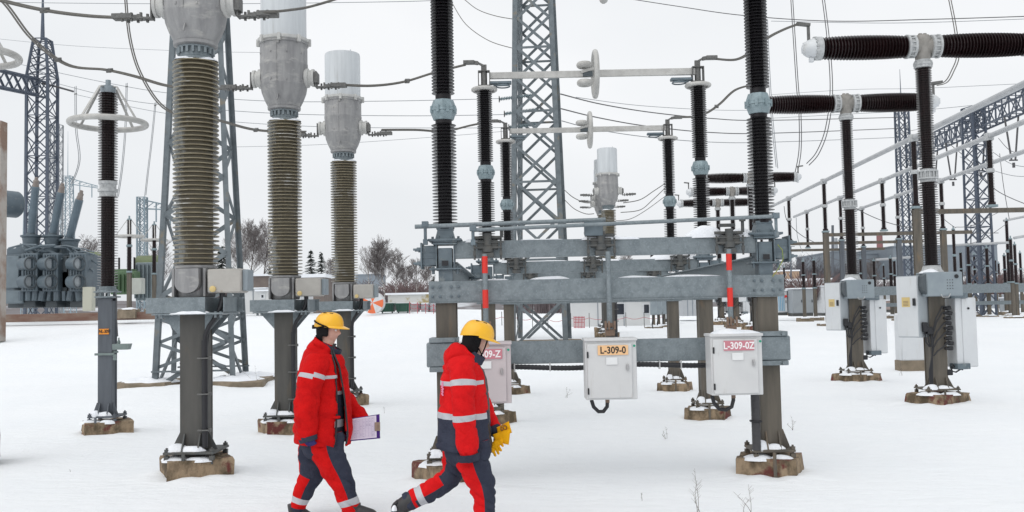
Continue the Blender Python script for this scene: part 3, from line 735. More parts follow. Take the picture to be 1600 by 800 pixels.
# ------------------------------------------------------------------ circuit breakers
def make_breaker():
    r = thing('circuit_breaker', '', 'breaker')
    zp = footing(r, 0, 0, 0, .86, 23, M['post'], .29, .20, .62)
    c = MB(); hcol(c, 0, 0, zp, 2.1, .29, .28, .02, .014); c.box((0, 0, 1.2), (.26, .22, 1.75)); c.build('column', M['post'], r)
    b = MB(); b.box((.02, -.22, 2.10), (.62, .44, .42), bev=.012); b.box((.02, -.444, 2.10), (.60, .012, .40), bev=.004); mb_ = b.build('mechanism_box', M['cab_blue'], r)
    b = MB(); b.lathe([(.035, 0), (.035, .012)], 16, Matrix.Translation((.22, -.45, 2.23)) @ Matrix.Rotation(pi/2, 4, 'X'))
    for q in range(4):
        for w_ in range(3): b.lathe([(.008, 0), (.008, .006)], 8, Matrix.Translation((.06+.045*w_, -.45, 2.02+.05*q)) @ Matrix.Rotation(pi/2, 4, 'X'))
    b.build('rivet', M['black'], mb_)
    b = MB(); b.prism([(-.29, -.43, 1.93), (-.34, -.43, 2.0), (-.36, -.43, 2.1), (-.34, -.43, 2.25), (-.29, -.43, 2.28)], (0, .40, 0)); b.build('side_bulge', M['dark_panel'], mb_)
    b = MB(); b.tube([(.10, -.46, 1.93), (.06, -.48, 1.875), (-.04, -.48, 1.875), (-.06, -.46, 1.92)], .009, 6); b.build('strap_wire', M['flange_white'], mb_)
    s = MB(); lump(s, -.14, -.22, 2.31, .17, .16, .05, 51); s.build('snow_patch', M['snow_cap'], mb_)
    # tall control cabinet, turned so that its narrow door shows
    Rm = Matrix.Rotation(radians(-56), 3, 'Z')
    b = MB(); b.box((-.34, .02, 1.72), (.42, .36, 1.08), Rm, .01); cc = b.build('control_box', M['cab_side'], r)
    b = MB(); q = Rm @ V((0, -.188, 0)); b.box((-.34+q.x, .02+q.y, 1.72), (.40, .016, 1.05), Rm, .004); b.build('door', M['cab_white'], cc)
    b = MB(); q = Rm @ V((-.02, -.198, .04)); b.box((-.34+q.x, .02+q.y, 1.80), (.16, .004, .17), Rm); st = b.build('warning_sticker', M['yellow_sticker'], cc)
    b = MB()
    for k in range(4):
        q = Rm @ V((-.02, -.2005, 0)); b.box((-.34+q.x, .02+q.y, 1.74+.025*k), (.10, .002, .009), Rm)
    b.build('lettering', M['copper'], st)
    b = MB(); q = Rm @ V((.15, -.21, 0)); b.box((-.34+q.x, .02+q.y, 1.80), (.04, .05, .13), Rm, .004); b.build('handle', M['black'], cc)
    # second white cabinet on the right, with the cable glands along its edge
    Rn = Matrix.Rotation(radians(14), 3, 'Z')
    b = MB(); b.box((.48, .12, 1.25), (.42, .40, 1.22), Rn, .01); c2 = b.build('marshalling_box', M['cab_white'], r)
    b = MB(); q = Rn @ V((.06, -.207, 0)); b.box((.48+q.x, .12+q.y, 1.25), (.29, .016, 1.19), Rn, .004); b.build('door', M['cab_white'], c2)
    b = MB(); q = Rn @ V((.04, -.222, 0)); b.lathe([(.02, 0), (.02, .01)], 12, Matrix.Translation((.48+q.x, .12+q.y, 1.67)) @ Matrix.Rotation(pi/2, 4, 'X')); b.build('lock', M['black'], c2)
    b = MB(); b.box((.36, -.05, 1.90), (.34, .25, .10), Rn, .006); b.build('bracket', M['galv_blue'], r); b = MB(); b.box((.40, -.05, .66), (.26, .22, .10), Rn, .006); b.build('bracket', M['galv_blue'], r)
    g = MB()
    for k in range(9):
        z = .98+.088*k
        g.box((.20+.015*sin(k*2), -.13, z), (.085, .10, .07), Matrix.Rotation(.3*sin(k*3), 3, 'Y'), .012)
        g.lathe([(.022, 0), (.022, .08)], 8, Matrix.Translation((.18, -.16, z)) @ Matrix.Rotation(-pi/2, 4, 'Y'))
    for k, (z, e) in enumerate(((1.70, .62), (1.62, .70), (1.45, .55), (1.30, .6), (1.12, .7))):
        g.tube([(.16, -.18, z), (.06, -.22, z+.02-.03*k), (-.06, -.23, z-.18), (-.13, -.23, z-.42+.04*k), (-.155, -.22, .86), (-.16-.012*k, -.21, .60), (-.16-.01*k, -.2, .30)], .014, 7)
    g.box((-.27, -.23, 1.36), (.09, .10, .17), bev=.01); g.box((-.19, -.23, 1.30), (.09, .10, .13), bev=.01)
    for k in range(3):
        g.tube([(-.27+.05*k, -.23, 1.28), (-.26+.05*k, -.24, 1.10), (-.21+.02*k, -.25, 1.02), (-.16, -.24, 1.03), (-.13, -.23, 1.12+.06*k)], .014, 7)
    g.tube([(.24, -.1, .70), (.30, -.1, .64), (.42, -.1, .60), (.45, -.1, .68)], .014, 7); g.tube([(.24, -.1, .66), (.22, -.1, .58), (.30, -.1, .56), (.40, -.1, .62)], .014, 7)
    g.box((.18, -.1, .56), (.10, .1, .10), bev=.01)
    g.build('cable_bundle', M['black'], r)
    Mx = Matrix.Translation((0, 0, 0))
    f = MB(); f.lathe([(.20, 2.31), (.20, 2.325), (.17, 2.36), (.15, 2.42), (.145, 2.44)], 24); f.build('base_flange', M['flange_white'], r)
    i = MB(); i.lathe(sheds(.105, .160, 2.43, 3.93, 36, .4, .12), 28); i.build('insulator', M['porc'], r)
    f = MB(); f.lathe([(.13, 3.92), (.13, 3.97), (.175, 3.975), (.175, 4.0), (.145, 4.005), (.145, 4.10), (.175, 4.105), (.175, 4.13), (.12, 4.14), (.12, 4.16)], 28)
    for k in range(14): a = 2*pi*k/14; f.box((cos(a)*.16, sin(a)*.16, 4.05), (.022, .022, .15))
    f.build('coupling', M['flange_white'], r)
    i = MB(); i.lathe(sheds(.090, .140, 4.15, 5.98, 43, .4, .12), 28); i.build('insulator', M['porc'], r)
    f = MB(); f.lathe([(.125, 5.97), (.15, 5.98), (.15, 6.02), (.165, 6.03), (.165, 6.07), (.135, 6.08), (.135, 6.12)], 28)
    for k in range(12): a = 2*pi*k/12; f.box((cos(a)*.142, sin(a)*.142, 6.04), (.024, .024, .12))
    f.build('neck_flange', M['flange_white'], r)
    t = MB(); t.lathe([(.12, 6.10), (.135, 6.2), (.16, 6.33), (.16, 6.50), (.13, 6.56), (.05, 6.57)], 28)
    t.lathe([(.155, -.16), (.155, .16)], 28, Matrix.Translation((0, 0, 6.37)) @ Matrix.Rotation(pi/2, 4, 'Y'))
    for q in (-.05, .03): t.box((q, -.05, 6.575), (.06, .05, .04), bev=.006)
    t.build('tee_joint', M['tjoint'], r)
    for sg in (-1, 1):
        Mr = Matrix.Translation((0, 0, 6.37)) @ Matrix.Rotation(sg*pi/2, 4, 'Y')
        f = MB(); f.lathe([(.16, .14), (.205, .145), (.205, .185), (.18, .19), (.18, .25), (.215, .26), (.215, .295), (.19, .30)], 32, Mr)
        for k in range(14):
            a = 2*pi*k/14; f.box(Mr @ V((cos(a)*.195, sin(a)*.195, .22)), (.14, .022, .022))
        f.build('flange', M['flange_white'], r)
        i = MB(); i.lathe(sheds(.152, .222, .295, 1.82, 27, .42, .12, .13), 36, Mr); i.build('interrupter', M['porc'], r)
        f = MB(); f.lathe([(.175, 1.81), (.21, 1.815), (.21, 1.93), (.195, 1.94)], 32, Mr)
        for k in range(16):
            a = 2*pi*k/16; f.box(Mr @ V((cos(a)*.20, sin(a)*.20, 1.93)), (.05, .025, .025))
        f.build('end_flange', M['flange_white'], r)
        f = MB(); f.lathe([(.19, 1.94), (.185, 1.96), (.15, 2.06), (.11, 2.12), (.07, 2.15), (.02, 2.16)], 28, Mr)
        for k in range(6):
            a = 2*pi*k/6; f.box(Mr @ V((cos(a)*.10, sin(a)*.10, 2.13)), (.02, .02, .02))
        f.box((sg*2.0, -.02, 6.16), (.08, .08, .08), bev=.01)
        f.build('end_cap', M['cab_white'], r)
        f = MB(); f.bar((sg*2.03, 0, 6.52), (sg*2.03, 0, 6.83), .05, .03); f.bar((sg*2.0, 0, 6.80), (sg*2.24, 0, 6.83), .09, .05); f.build('terminal', M['clamp'], r)
    return r
br = make_breaker()
BR = []
for i, (px, py, Y, lab) in enumerate(((1462, 560, 17.0, 'large circuit breaker at right, horizontal dark ribbed arms cut by the right edge'),
                                  (1335, 520, 21.85, 'second circuit breaker, its T of dark ribbed arms whole just left of the large one'),
                                  (1178, 500, 40.0, 'far breaker, highest and rightmost of the three small far T shapes behind the black column'),
                                  (1149, 500, 45.0, 'far breaker, middle of the three small T shapes behind the black column'),
                                  (1126, 500, 50.0, 'far breaker, lowest and leftmost of the three small T shapes'))):
    p = P(px, py, Y); p.z = ground(p.x, p.y)
    if i > 1:
        p.x = (P((1178, 1149, 1126)[i-2], 470, Y)).x
    o = br if i == 0 else dup(br, p, lab)
    o.location = p; o['label'] = lab; o['group'] = 'circuit breakers with T arms'
    BR.append(p)
    if i < 2: BLOCKS.append((p.x, p.y, .5))

# white kiosk standing in the snow behind the large breaker
p = P(1424, 578, 25); p.z = ground(p.x, p.y)
k = thing('cable_kiosk', 'plain white kiosk in the snow partly behind the large breaker', 'kiosk', p)
b = MB(); b.box((0, 0, .10), (.68, .45, .34), bev=.01); b.build('plinth', M['slab'], k, world=False)
b = MB(); b.box((0, 0, .86), (.64, .42, 1.2), bev=.02); bo = b.build('body', M['cab_white'], k, world=False)
b = MB(); b.box((.0, -.214, .86), (.58, .012, 1.12), bev=.003); d = b.build('door', M['cab_white'], k, world=False)
b = MB(); b.box((.22, -.225, .9), (.03, .02, .10), bev=.004); b.build('handle', M['chrome'], d, world=False)
# ------------------------------------------------------------------ lattice towers
def lattice(name, label, base, wb, wt, h, mat, n, cat='tower', leg=.10, br=.055, group=None, rot=0, peak=0, twist=1, parts=True, foot=False, db=None, dt=None, ang=True):
    r = thing(name, label, cat, base, group)
    db = db or wb; dt = dt or wt
    R = Matrix.Rotation(rot, 3, 'Z')
    def cor(i, z):
        t = z/h; w = wb+(wt-wb)*t; d = db+(dt-db)*t
        sx, sy = ((-1, -1), (1, -1), (1, 1), (-1, 1))[i]
        return R @ V((sx*w/2, sy*d/2, z))
    zs = [0]; k = (wt/wb)**(1/n) if wt != wb else 1
    st = h*(1-k)/(1-k**n) if k != 1 else h/n
    for i in range(n): zs.append(zs[-1]+st*k**i)
    zs[-1] = h
    if parts:
        for i in range(4):
            b = MB()
            if ang: b.angle(cor(i, 0), cor(i, h), leg, leg*.14, R @ V((0, (1 if i in (0, 1) else -1), 0)), 1 if i in (0, 2) else -1)
            else: b.bar(cor(i, 0), cor(i, h), leg, leg)
            b.build('leg', mat, r, world=False)
    b = MB()
    if not parts:
        for i in range(4): b.bar(cor(i, 0), cor(i, h), leg, leg)
    for f in range(4):
        g = (f+1) % 4
        nrm = (cor(f, 0)+cor(g, 0)).normalized()
        for i in range(n):
            if twist == 2 or (i+f) % 2 == 0: b.bar(cor(f, zs[i]), cor(g, zs[i+1]), br, br*.35, nrm)
            if twist == 2 or (i+f) % 2: b.bar(cor(g, zs[i]), cor(f, zs[i+1]), br, br*.35, nrm)
            if twist == 2 and i % 2 == 0 and i: b.bar(cor(f, zs[i]), cor(g, zs[i]), br*.8, br*.35, nrm)
        b.bar(cor(f, h), cor(g, h), br, br*.5)
    b.build('bracing', mat, r, world=False)
    if peak:
        b = MB(); b.tube([(0, 0, h-.3), (0, 0, h+peak)], [leg*.5, leg*.12], 6)
        b.build('spike', mat, r, world=False)
    return r

# the near blue-grey portal leg behind the nearest transformer
p = P(316, 600, 25.0); p.z = 0
tw = lattice('lattice_tower', 'blue grey lattice tower straight behind the nearest ribbed transformer, feet on concrete slabs', p, 1.80, .72, 13.5, M['lattice'], 17, leg=.13, br=.115, db=1.8, dt=.72, twist=1, rot=radians(5))
for i in range(3):
    z = .5+i*.62; w1 = .9-.04*z; w2 = .9-.04*(z+.62)
    for sy in (-1, 1):
        yo = sy*w1; b = MB(); b.bar((p.x-w1, p.y+yo, z), (p.x+w2, p.y+yo, z+.62), .08, .03, (0, 1, 0)); b.bar((p.x+w1, p.y+yo, z), (p.x-w2, p.y+yo, z+.62), .08, .03, (0, 1, 0)); b.build('bracing', M['lattice'], tw)
b = MB(); 
for sx in (-1, 1): b = MB(); foundation(b, p.x+sx*1.05, p.y-.05, 1.5, 2.7, -.2, .17, 5+sx, .1*sx); b.build('foundation', M['slab'], tw)
for sx in (-1, 1):
    for sy in (-1, 1): b = MB(); lump(b, p.x+sx*1.05, p.y+sy*.72, .16, .70, .56, .11, 3*sx+sy); b.build('snow_patch', M['snow_cap'], tw)
for i in range(2): b = MB(); b.bar((p.x-.95, p.y-.96+1.9*i, .42), (p.x+.95, p.y-.96+1.9*i, .42), .11, .04); b.build('base_strut', M['lattice'], tw); BLOCKS.append((p.x, p.y, 1.4))
# tower behind the disconnectors
p = P(847, 536, 36.0); p.z = ground(p.x, p.y)-.1
tw2 = lattice('lattice_tower', 'tall blue grey lattice tower rising out of the photo behind the disconnectors', p, 1.75, 1.08, 14.2, M['lattice'], 11, leg=.18, br=.10, twist=2, rot=radians(-6), db=2.9, dt=1.9)
b = MB(); foundation(b, p.x, p.y, 3.2, 4.4, p.z-.2, p.z+.15, 9); b.build('foundation', M['slab'], tw2)

# dark tower far left with its portal beam
p = P(64, 470, 66); p.z = 1.6
zt = P(66, 62, 66).z; zm = P(66, 120, 66).z
t3 = lattice('lattice_tower', 'dark blue lattice tower above the transformer at far left', p, 1.45, 1.45, zm-p.z, M['lattice_dark'], 12, leg=.17, br=.08, twist=2, ang=False)
b = MB(); c1 = 1.45/2; c2 = .42; z0_, z1_ = zm-p.z, zt-p.z
for f in range(4):
    a0 = [(-1, -1), (1, -1), (1, 1), (-1, 1)][f]; a1 = [(-1, -1), (1, -1), (1, 1), (-1, 1)][(f+1) % 4]
    def q(a, t): w = c1+(c2-c1)*t; return V((a[0]*w, a[1]*w, z0_+(z1_-z0_)*t))
    b.bar(q(a0, 0), q(a0, 1), .16, .16)
    for i in range(5):
        b.bar(q(a0, i/5), q(a1, (i+1)/5), .075, .04); b.bar(q(a1, i/5), q(a0, (i+1)/5), .075, .04)
    b.bar(q(a0, 1), q(a1, 1), .10, .05)
b.tube([(0, 0, z1_), (0, 0, z1_+2.0), (0, 0, z1_+5)], [.16, .10, .02], 6)
b.build('peak', M['lattice_dark'], t3, world=False)
A = P(66, 138, 66); B_ = P(-150, 90, 52)
b = MB(); e = 1.0; k = 14
for dz in (-.55, .55):
    for dy in (-.5, .5): b.bar(A+V((0, dy, dz)), B_+V((0, dy, dz)), .13, .13)
for i in range(k):
    u, v = A.lerp(B_, i/k), A.lerp(B_, (i+1)/k)
    for dy in (-.5, .5): b.bar(u+V((0, dy, -.55)), v+V((0, dy, .55)), .07, .05); b.bar(u+V((0, dy, .55)), v+V((0, dy, -.55)), .07, .05)
    b.bar(u+V((0, -.5, -.55)), v+V((0, .5, -.55)), .07, .05)
b.build('portal_beam', M['lattice_dark'], t3)

# ------------------------------------------------------------------ far portal frame at right: two towers and a beam
p = P(1535, 490, 62); p.z = .7; zt = P(1536, 168, 62).z
t4 = lattice('lattice_tower', 'lattice tower standing near the right edge under the sloping lattice beam', p, 1.15, .95, zt-p.z, M['lattice_dark'], 15, leg=.12, br=.07, twist=2, ang=False, rot=radians(14))
p = P(1421, 470, 78); p.z = .7; zt = P(1422, 172, 78).z
t5 = lattice('lattice_tower', 'slimmer lattice tower with a thin spike, behind the large breaker column', p, 1.0, .8, zt-p.z, M['lattice_dark'], 16, leg=.13, br=.07, twist=2, ang=False, peak=3.4)
A = P(1421, 240, 78); B_ = P(1536, 187, 62); D_ = B_+(B_-A)*1.2
r = thing('portal_beam', 'long dark lattice beam sloping down from the right edge to the slim tower', 'beam', A)
b = MB(); k = 34
for dz in (-.55, .55):
    for dy in (-.45, .45): b.bar(A+V((dy, dy, dz)), D_+V((dy, dy, dz)), .10, .10)
b.build('chord', M['lattice_dark'], r)
b = MB()
for i in range(k):
    u, v = A.lerp(D_, i/k), A.lerp(D_, (i+1)/k)
    for dy in (-.45, .45):
        o = V((dy, dy, 0)); b.bar(u+o+V((0, 0, -.55)), u+o+V((0, 0, .55)), .07, .05); b.bar(u+o+V((0, 0, -.55 if i % 2 else .55)), v+o+V((0, 0, .55 if i % 2 else -.55)), .06, .04)
    b.bar(u+V((-.45, -.45, -.55)), v+V((.45, .45, -.55)), .06, .04); b.bar(u+V((-.45, -.45, .55)), v+V((.45, .45, .55)), .06, .04)
b.build('bracing', M['lattice_dark'], r)
# strain insulator strings hanging under the beam
for i, t in enumerate((.35, .62, .95, 1.28, 1.52)):
    u = A.lerp(B_, t)
    q = thing('insulator_string', ['leftmost thin V of insulators hanging under the far lattice beam', 'second thin V of insulators from the left under the far lattice beam', 'thin V of insulators under the far lattice beam, next left of the tower', 'thin V of insulators under the far lattice beam, next right of the tower', 'thin V of insulators under the far lattice beam, by the right edge'][i], 'insulator', u, 'insulator strings under the far lattice beam')
    for s_ in (-1, 1):
        b = MB(); b.tube([u+V((s_*.42, 0, -.6)), u+V((s_*.12, 0, -3.2))], .055, 6); b.build('insulator', M['wire_dark'], q)
    b = MB(); b.box(u+V((0, 0, -3.25)), (.5, .08, .08)); b.box(u+V((0, 0, -3.55)), (.12, .12, .3)); b.build('yoke', M['wire_dark'], q)
# ------------------------------------------------------------------ tubular bus bars and the frames that carry them
def line3(a, b, y):
    return a+(b-a)*((y-a.y)/(b.y-a.y))
G = [31.5, 43.7, 51.5, 60]
TUB = [(P(1427, 215, G[0]), P(1287, 283, G[1])), (P(1545, 213, G[0]), P(1378, 282, G[1])), (P(1645, 221, G[0]), P(1470, 282, G[1]))]
for k, (a, c) in enumerate(TUB):
    b = MB(); pts = [line3(a, c, y) for y in (19, G[0], G[1], G[2], 61, 64)]
    b.tube(pts, .085, 12)
    r = thing('bus_tube', ['pale bus tube, uppermost of the three running up to the right edge', 'pale bus tube, middle one of the three running up to the right edge', 'pale bus tube, lowest of the three running up to the right edge'][k], 'pipe', pts[1], 'tubular bus bars')
    b.build('tube', M['bus'], r)
    b = MB()
    for y in G: q = line3(a, c, y); b.box(q+V((0, 0, -.02)), (.26, .22, .26), bev=.03)
    b.build('tube_clamp', M['flange_white'], r)
for gi, y in enumerate(G):
    tops = [line3(a, c, y) for a, c in TUB]
    zb = tops[0].z-2.35
    gx = tops[0]
    r = thing('bus_support', ['nearest bus support frame, brown posts and beam behind the large breaker', 'second bus support frame, brown post and beam right of the second breaker', 'third bus support frame with dark insulators, farther back', 'farthest bus support frame with dark insulators, just right of the black column'][gi], 'support frame', V((gx.x, y, .6)), 'brown frames under the bus tubes')
    b = MB()
    b.box(((tops[0].x+tops[2].x)/2+.6, y, zb-.12), (tops[2].x-tops[0].x+1.4, .16, .15)); b.build('cross_beam', M['post'], r)
    for k, q in enumerate(tops):
        if k in ((0, 2), (0, 2), (1, 2), (0, 2))[gi] and not (gi == 0 and k == 2):
            gz = ground(q.x, y); cm = M['post_grey'] if gi > 1 else M['post']
            b = MB(); hcol(b, q.x, y, gz, zb+.05, .23, .22); b.box((q.x, y, (zb+gz)/2), (.19, .15, zb-gz-.1)); b.build('column', cm, r)
            b = MB(); foundation(b, q.x, y, .85, .8, gz-.3, gz+.10, gi*3+k); b.build('foundation', M['slab'], r)
            b = MB(); lump(b, q.x, y-.1, gz+.09, .42, .36, .08, gi+k); b.build('snow_patch', M['snow_cap'], r)
        b = MB(); Mx = Matrix.Translation((q.x, y, 0))
        b.lathe([(.12, zb+.05), (.12, zb+.15)]+sheds(.075, .115, zb+.15, zb+1.15, 20, .4, .1), 16, Mx); b.build('insulator', M['porc'], r); b = MB(); b.lathe(sheds(.075, .11, zb+1.25, q.z-.12, 20, .4, .1), 16, Mx); b.build('insulator', M['porc'], r)
        b = MB(); b.lathe([(.11, zb+1.13), (.13, zb+1.16), (.13, zb+1.24), (.11, zb+1.27)], 16, Mx); b.build('coupling', M['flange_white'], r); b = MB(); b.box((q.x, y, zb+.03), (.28, .26, .08)); b.build('base_flange', M['coupling'], r)

# ------------------------------------------------------------------ far current transformers and posts (copies)
for px, Y, lab in ((955, 33, 'far current transformer behind the middle of the frame, largest of the far ones'), (948, 37, 'far current transformer mostly hidden behind the largest far one'), (946, 40.5, 'third far current transformer, only a sliver left of the others'), (925, 64, 'small far current transformer with low pale cap left of the far group')):
    p = P(px, 500, Y); p.z = ground(p.x, p.y)
    dup(ct, p, lab, group='current transformers far behind the frame')
def post_insulator(px, y0_, y1_, y2_, Y, label, group, ring=False, r=.11, cat='post insulator', mat='porc', joint=True, name='post_insulator', pm_='post'):
    """dark insulator stack from row y0 to y1 on a steel post to row y2"""
    a, c, d = P(px, y0_, Y), P(px, y1_, Y), P(px, y2_, Y)
    d.x = c.x; a.x = c.x
    R_ = thing(name, label, cat, d, group)
    b = MB(); L = a.z-c.z; Mx = Matrix.Translation((c.x, Y, c.z)); n = max(8, int(L/.07))
    b.lathe(sheds(r*.7, r, .04, L*.48, n//2, .4, .1), 14, Mx); b.build('insulator', M[mat], R_)
    b = MB(); b.lathe(sheds(r*.66, r*.94, L*.53, L, n//2, .4, .1), 14, Mx); b.build('insulator', M[mat], R_)
    b = MB(); b.lathe([(r*.8, L*.48), (r*1.05, L*.49), (r*1.05, L*.52), (r*.8, L*.53)], 14, Mx); b.build('coupling', M['coupling'], R_)
    b = MB(); b.lathe([(r*1.0, -.03), (r*1.0, .05)], 12, Mx); b.build('base_flange', M['coupling'], R_)
    b = MB(); b.lathe([(r*.8, L), (r*.8, L+.06), (r*.3, L+.08), (r*.3, L+.2)], 12, Mx); b.build('top_cap', M['coupling'], R_)
    if c.z-d.z > .3:
        b = MB(); hcol(b, c.x, Y, d.z, c.z-.03, r*1.35, r*1.35); b.box((c.x, Y, (c.z+d.z)/2), (r*1.1, r*.9, c.z-d.z-.1)); b.build('column', M[pm_], R_)
        b = MB(); foundation(b, c.x, Y, .8, .7, d.z-.3, d.z+.12, px); b.build('foundation', M['slab'], R_)
        b = MB(); lump(b, c.x, Y-.1, d.z+.11, .42, .32, .07, px); b.build('snow_patch', M['snow_cap'], R_)
    if ring:
        b = MB(); zr = L-.75; b.torus((c.x, Y, c.z+zr), .62, .05, n=32, k=8)
        for q in range(4): an = q*pi/2+.4; b.bar((c.x+cos(an)*.1, Y+sin(an)*.1, c.z+L), (c.x+cos(an)*.6, Y+sin(an)*.6, c.z+zr), .04, .03)
        b.build('grading_ring', M['white_alu'], R_)
    return R_
gr = 'small ringed arresters in the background at left'
post_insulator(202, 344, 425, 487, 44, 'small dark ringed arrester in the background, left one of two by the low wall', gr, True, .13, 'arrester', name='surge_arrester')
post_insulator(241, 352, 428, 486, 48, 'small dark ringed arrester in the background, right one of two by the low wall', gr, True, .13, 'arrester', name='surge_arrester')
gr = 'dark post insulators in the far yard at right'
PI_ = [(1256, 409, 451, 500, 54, 'thin dark insulator on a slim post in front of the grey cabinet, left of two'), (1273, 407, 450, 499, 56, 'thin dark insulator on a slim post, right of two by the grey cabinet'),
       (1367, 408, 454, 494, 62, 'dark insulator post right of the second breaker box, left end of the far beam'), (1393, 404, 453, 496, 58, 'darker of two close insulator posts left of the large breaker cabinet'), (1399, 408, 453, 494, 66, 'fainter insulator post close behind another left of the large breaker cabinet'),
       (1437, 394, 452, 490, 70, 'far insulator post peeping out left of the large breaker column'),
       (1493, 359, 440, 494, 52, 'tallest far insulator post directly right of the large breaker column'), (1503, 395, 446, 494, 64, 'short far insulator post, second right of the large breaker column'), (1515, 385, 444, 494, 58, 'far insulator post, third right of the large breaker column'),
       (1535, 403, 446, 492, 68, 'far insulator post inside the right lattice tower, left one'), (1544, 388, 444, 496, 57, 'far insulator post inside the right lattice tower, right one'), (1556, 407, 444, 492, 68, 'far insulator post just right of the right lattice tower'),
       (1571, 400, 443, 490, 62, 'far insulator post midway between the right lattice tower and the right edge'), (1577, 345, 441, 494, 60, 'tall thin far insulator post under a pale tube near the right edge'), (1582, 374, 441, 498, 52, 'thick dark far insulator post, left of the pair near the right edge'), (1588, 383, 443, 498, 54, 'thick dark far insulator post, right of the pair near the right edge')]
for a in PI_: post_insulator(a[0], a[1], a[2], a[3], a[4], a[5], gr, r=.115 if a[4] < 56 else .13)
r = thing('equipment_beam', 'long galvanised beam carrying the far dark insulators at right', 'beam', P(1480, 452, 56.5))
b = MB(); b.bar(P(1362, 455, 56.5), P(1600, 449, 56.5)+V((2, 0, 0)), .3, .52); b.build('beam', M['galv'], r)
b = MB(); b.bar(P(1362, 477, 57), P(1600, 472, 57)+V((2, 0, 0)), .2, .22); b.build('lower_rail', M['galv'], r)
for k, (x1, y1, x2, y2, Y, lab) in enumerate(((1368, 406, 1422, 402, 62, 'pale horizontal far blade bar left of the large breaker column'), (1493, 383, 1576, 379, 58, 'pale horizontal far blade bar crossing the right lattice tower'), (1568, 345, 1603, 338, 60, 'short pale tube at the right edge on a tall thin insulator'), (1584, 372, 1606, 368, 53, 'short pale bar at the right edge on the thick dark pair'))):
    b = MB(); b.tube([P(x1, y1, Y), P(x2, y2, Y)], .075, 8); tag(b.build('blade_bar', M['bus']), lab, 'bar', 'far blade bars')
for k, (px, yt, yb, Y, lab) in enumerate(((1301, 352, 431, 80, 'thin grey pole by the far grey hall left of the second breaker'), (1450, 330, 480, 47, 'brown column half hidden behind the large breaker column'))):
    a, c = P(px, yt, Y), P(px, yb, Y); b = MB(); b.tube([c, a], .11 if k == 0 else .12, 8); tag(b.build('pole', M['post_grey'] if k == 0 else M['post']), lab, 'pole')

# ------------------------------------------------------------------ transformer on its low wall, far left
p = P(78, 484, 47); p.z = 1.72
tr = thing('power_transformer', 'big blue grey power transformer with round fans and three leaning bushings', 'transformer', p)
def T(px, py, dy=0): return P(px, py, 47+dy)
tmat = pm('transformer_paint', (.115, .150, .175), (.085, .112, .135), 1.5, .5, .1, c3=(.15, .175, .19), s3=4)
def tbox(mb, x1, x2, y1, y2, d0, d1, bev=.04):
    a, c = T(x1, y1, d0), T(x2, y2, d0)
    mb.box(((a.x+c.x)/2, 47+(d0+d1)/2, (a.z+c.z)/2), (abs(c.x-a.x), d1-d0, abs(a.z-c.z)), bev=bev)
b = MB(); tbox(b, 6, 122, 398, 470, 0.2, 3.2); tbox(b, 10, 100, 388, 400, .6, 2.8)
b.prism([T(28, 384, .5), T(104, 396, .5), T(118, 404, .5), T(8, 404, .5)], (0, 2.2, 0)); b.build('tank', tmat, tr)
tcm = pm('transformer_cabinet_paint', (.16, .20, .225), (.13, .165, .19), 2, .5)
for (x1, x2, y1, y2) in ((10, 29, 400, 450), (8, 36, 454, 474), (92, 106, 424, 450)): b = MB(); tbox(b, x1, x2, y1, y2, -.5, .3, .03); b.build('side_cabinet', tcm, tr)
for (x1, x2) in ((33, 64), (66, 96), (108, 140)):
    b = MB(); tbox(b, x1, x2-6, 396, 455, -1.0, .4)
    for q in range(5): tbox(b, x1+2+q*(x2-x1-10)/5, x1+3.5+q*(x2-x1-10)/5, 398, 453, -1.06, -1.0, 0)
    co = b.build('cooler', tmat, tr)
    for yy in (412, 440):
        c = T(x2-5, yy, -1.0)
        Mr = Matrix.Translation((c.x-.62, c.y+.0, c.z)) @ Matrix.Rotation(radians(-30), 4, 'Z') @ Matrix.Rotation(pi/2, 4, 'Y')
        b = MB(); b.lathe([(.31, -.2), (.31, .35), (.36, .36), (.36, .45), (.27, .45), (.25, .38), (.25, .2), (.24, .2)], 24, Mr); fa = b.build('fan_duct', tmat, co); b = MB(); b.torus((0, 0, .45), .315, .045, 'Z', 24, 8); b.v = [Mr @ v for v in b.v]; b.build('fan_ring', M['dark_panel'], fa)
        b = MB(); b.lathe([(.245, .30), (.16, .31), (.02, .32)], 20, Mr); b.build('fan_grille', M['cab_side'], fa)
M['bushcap'] = pm('bushing_cap', (.235, .205, .185), (.18, .15, .135), 8, .5)
for i, (xb, yb, xt, yt) in enumerate(((49, 364, 56, 288), (83, 364, 96, 297), (109, 370, 125, 308))):
    a, c = T(xb, yb, .6), T(xt, yt, .2)
    d = (c-a).normalized(); Q = d.to_track_quat('Z', 'Y').to_matrix().to_4x4(); L = (c-a).length
    Mr = Matrix.Translation(a) @ Q
    b = MB(); b.lathe([(.30, -.95), (.42, -.25), (.50, -.20), (.50, -.12), (.2, -.10)], 24, Matrix.Translation(a)); b.lathe([(.26, -.2), (.2, 0)], 16, Mr); tu = b.build('turret', tmat, tr)
    b = MB(); b.lathe(sheds(.175, .205, .0, L-.12, 34, .4, .1), 20, Mr); b.build('bushing', pm('bushing_blue_grey', (.15, .20, .24), (.12, .165, .20), 2, .4), tr)
    b = MB(); b.lathe([(.15, -.14), (.19, -.1), (.17, .05), (.16, .1)], 16, Mr); b.build('bushing_collar', M['bushcap'], tr); b = MB(); b.lathe([(.16, L-.14), (.15, L), (.13, L+.03), (.14, L+.18), (.09, L+.22), (.08, L+.34), (.02, L+.36)], 16, Mr); b.build('bushing_cap', M['bushcap'], tr)
rnd = random.Random(3)
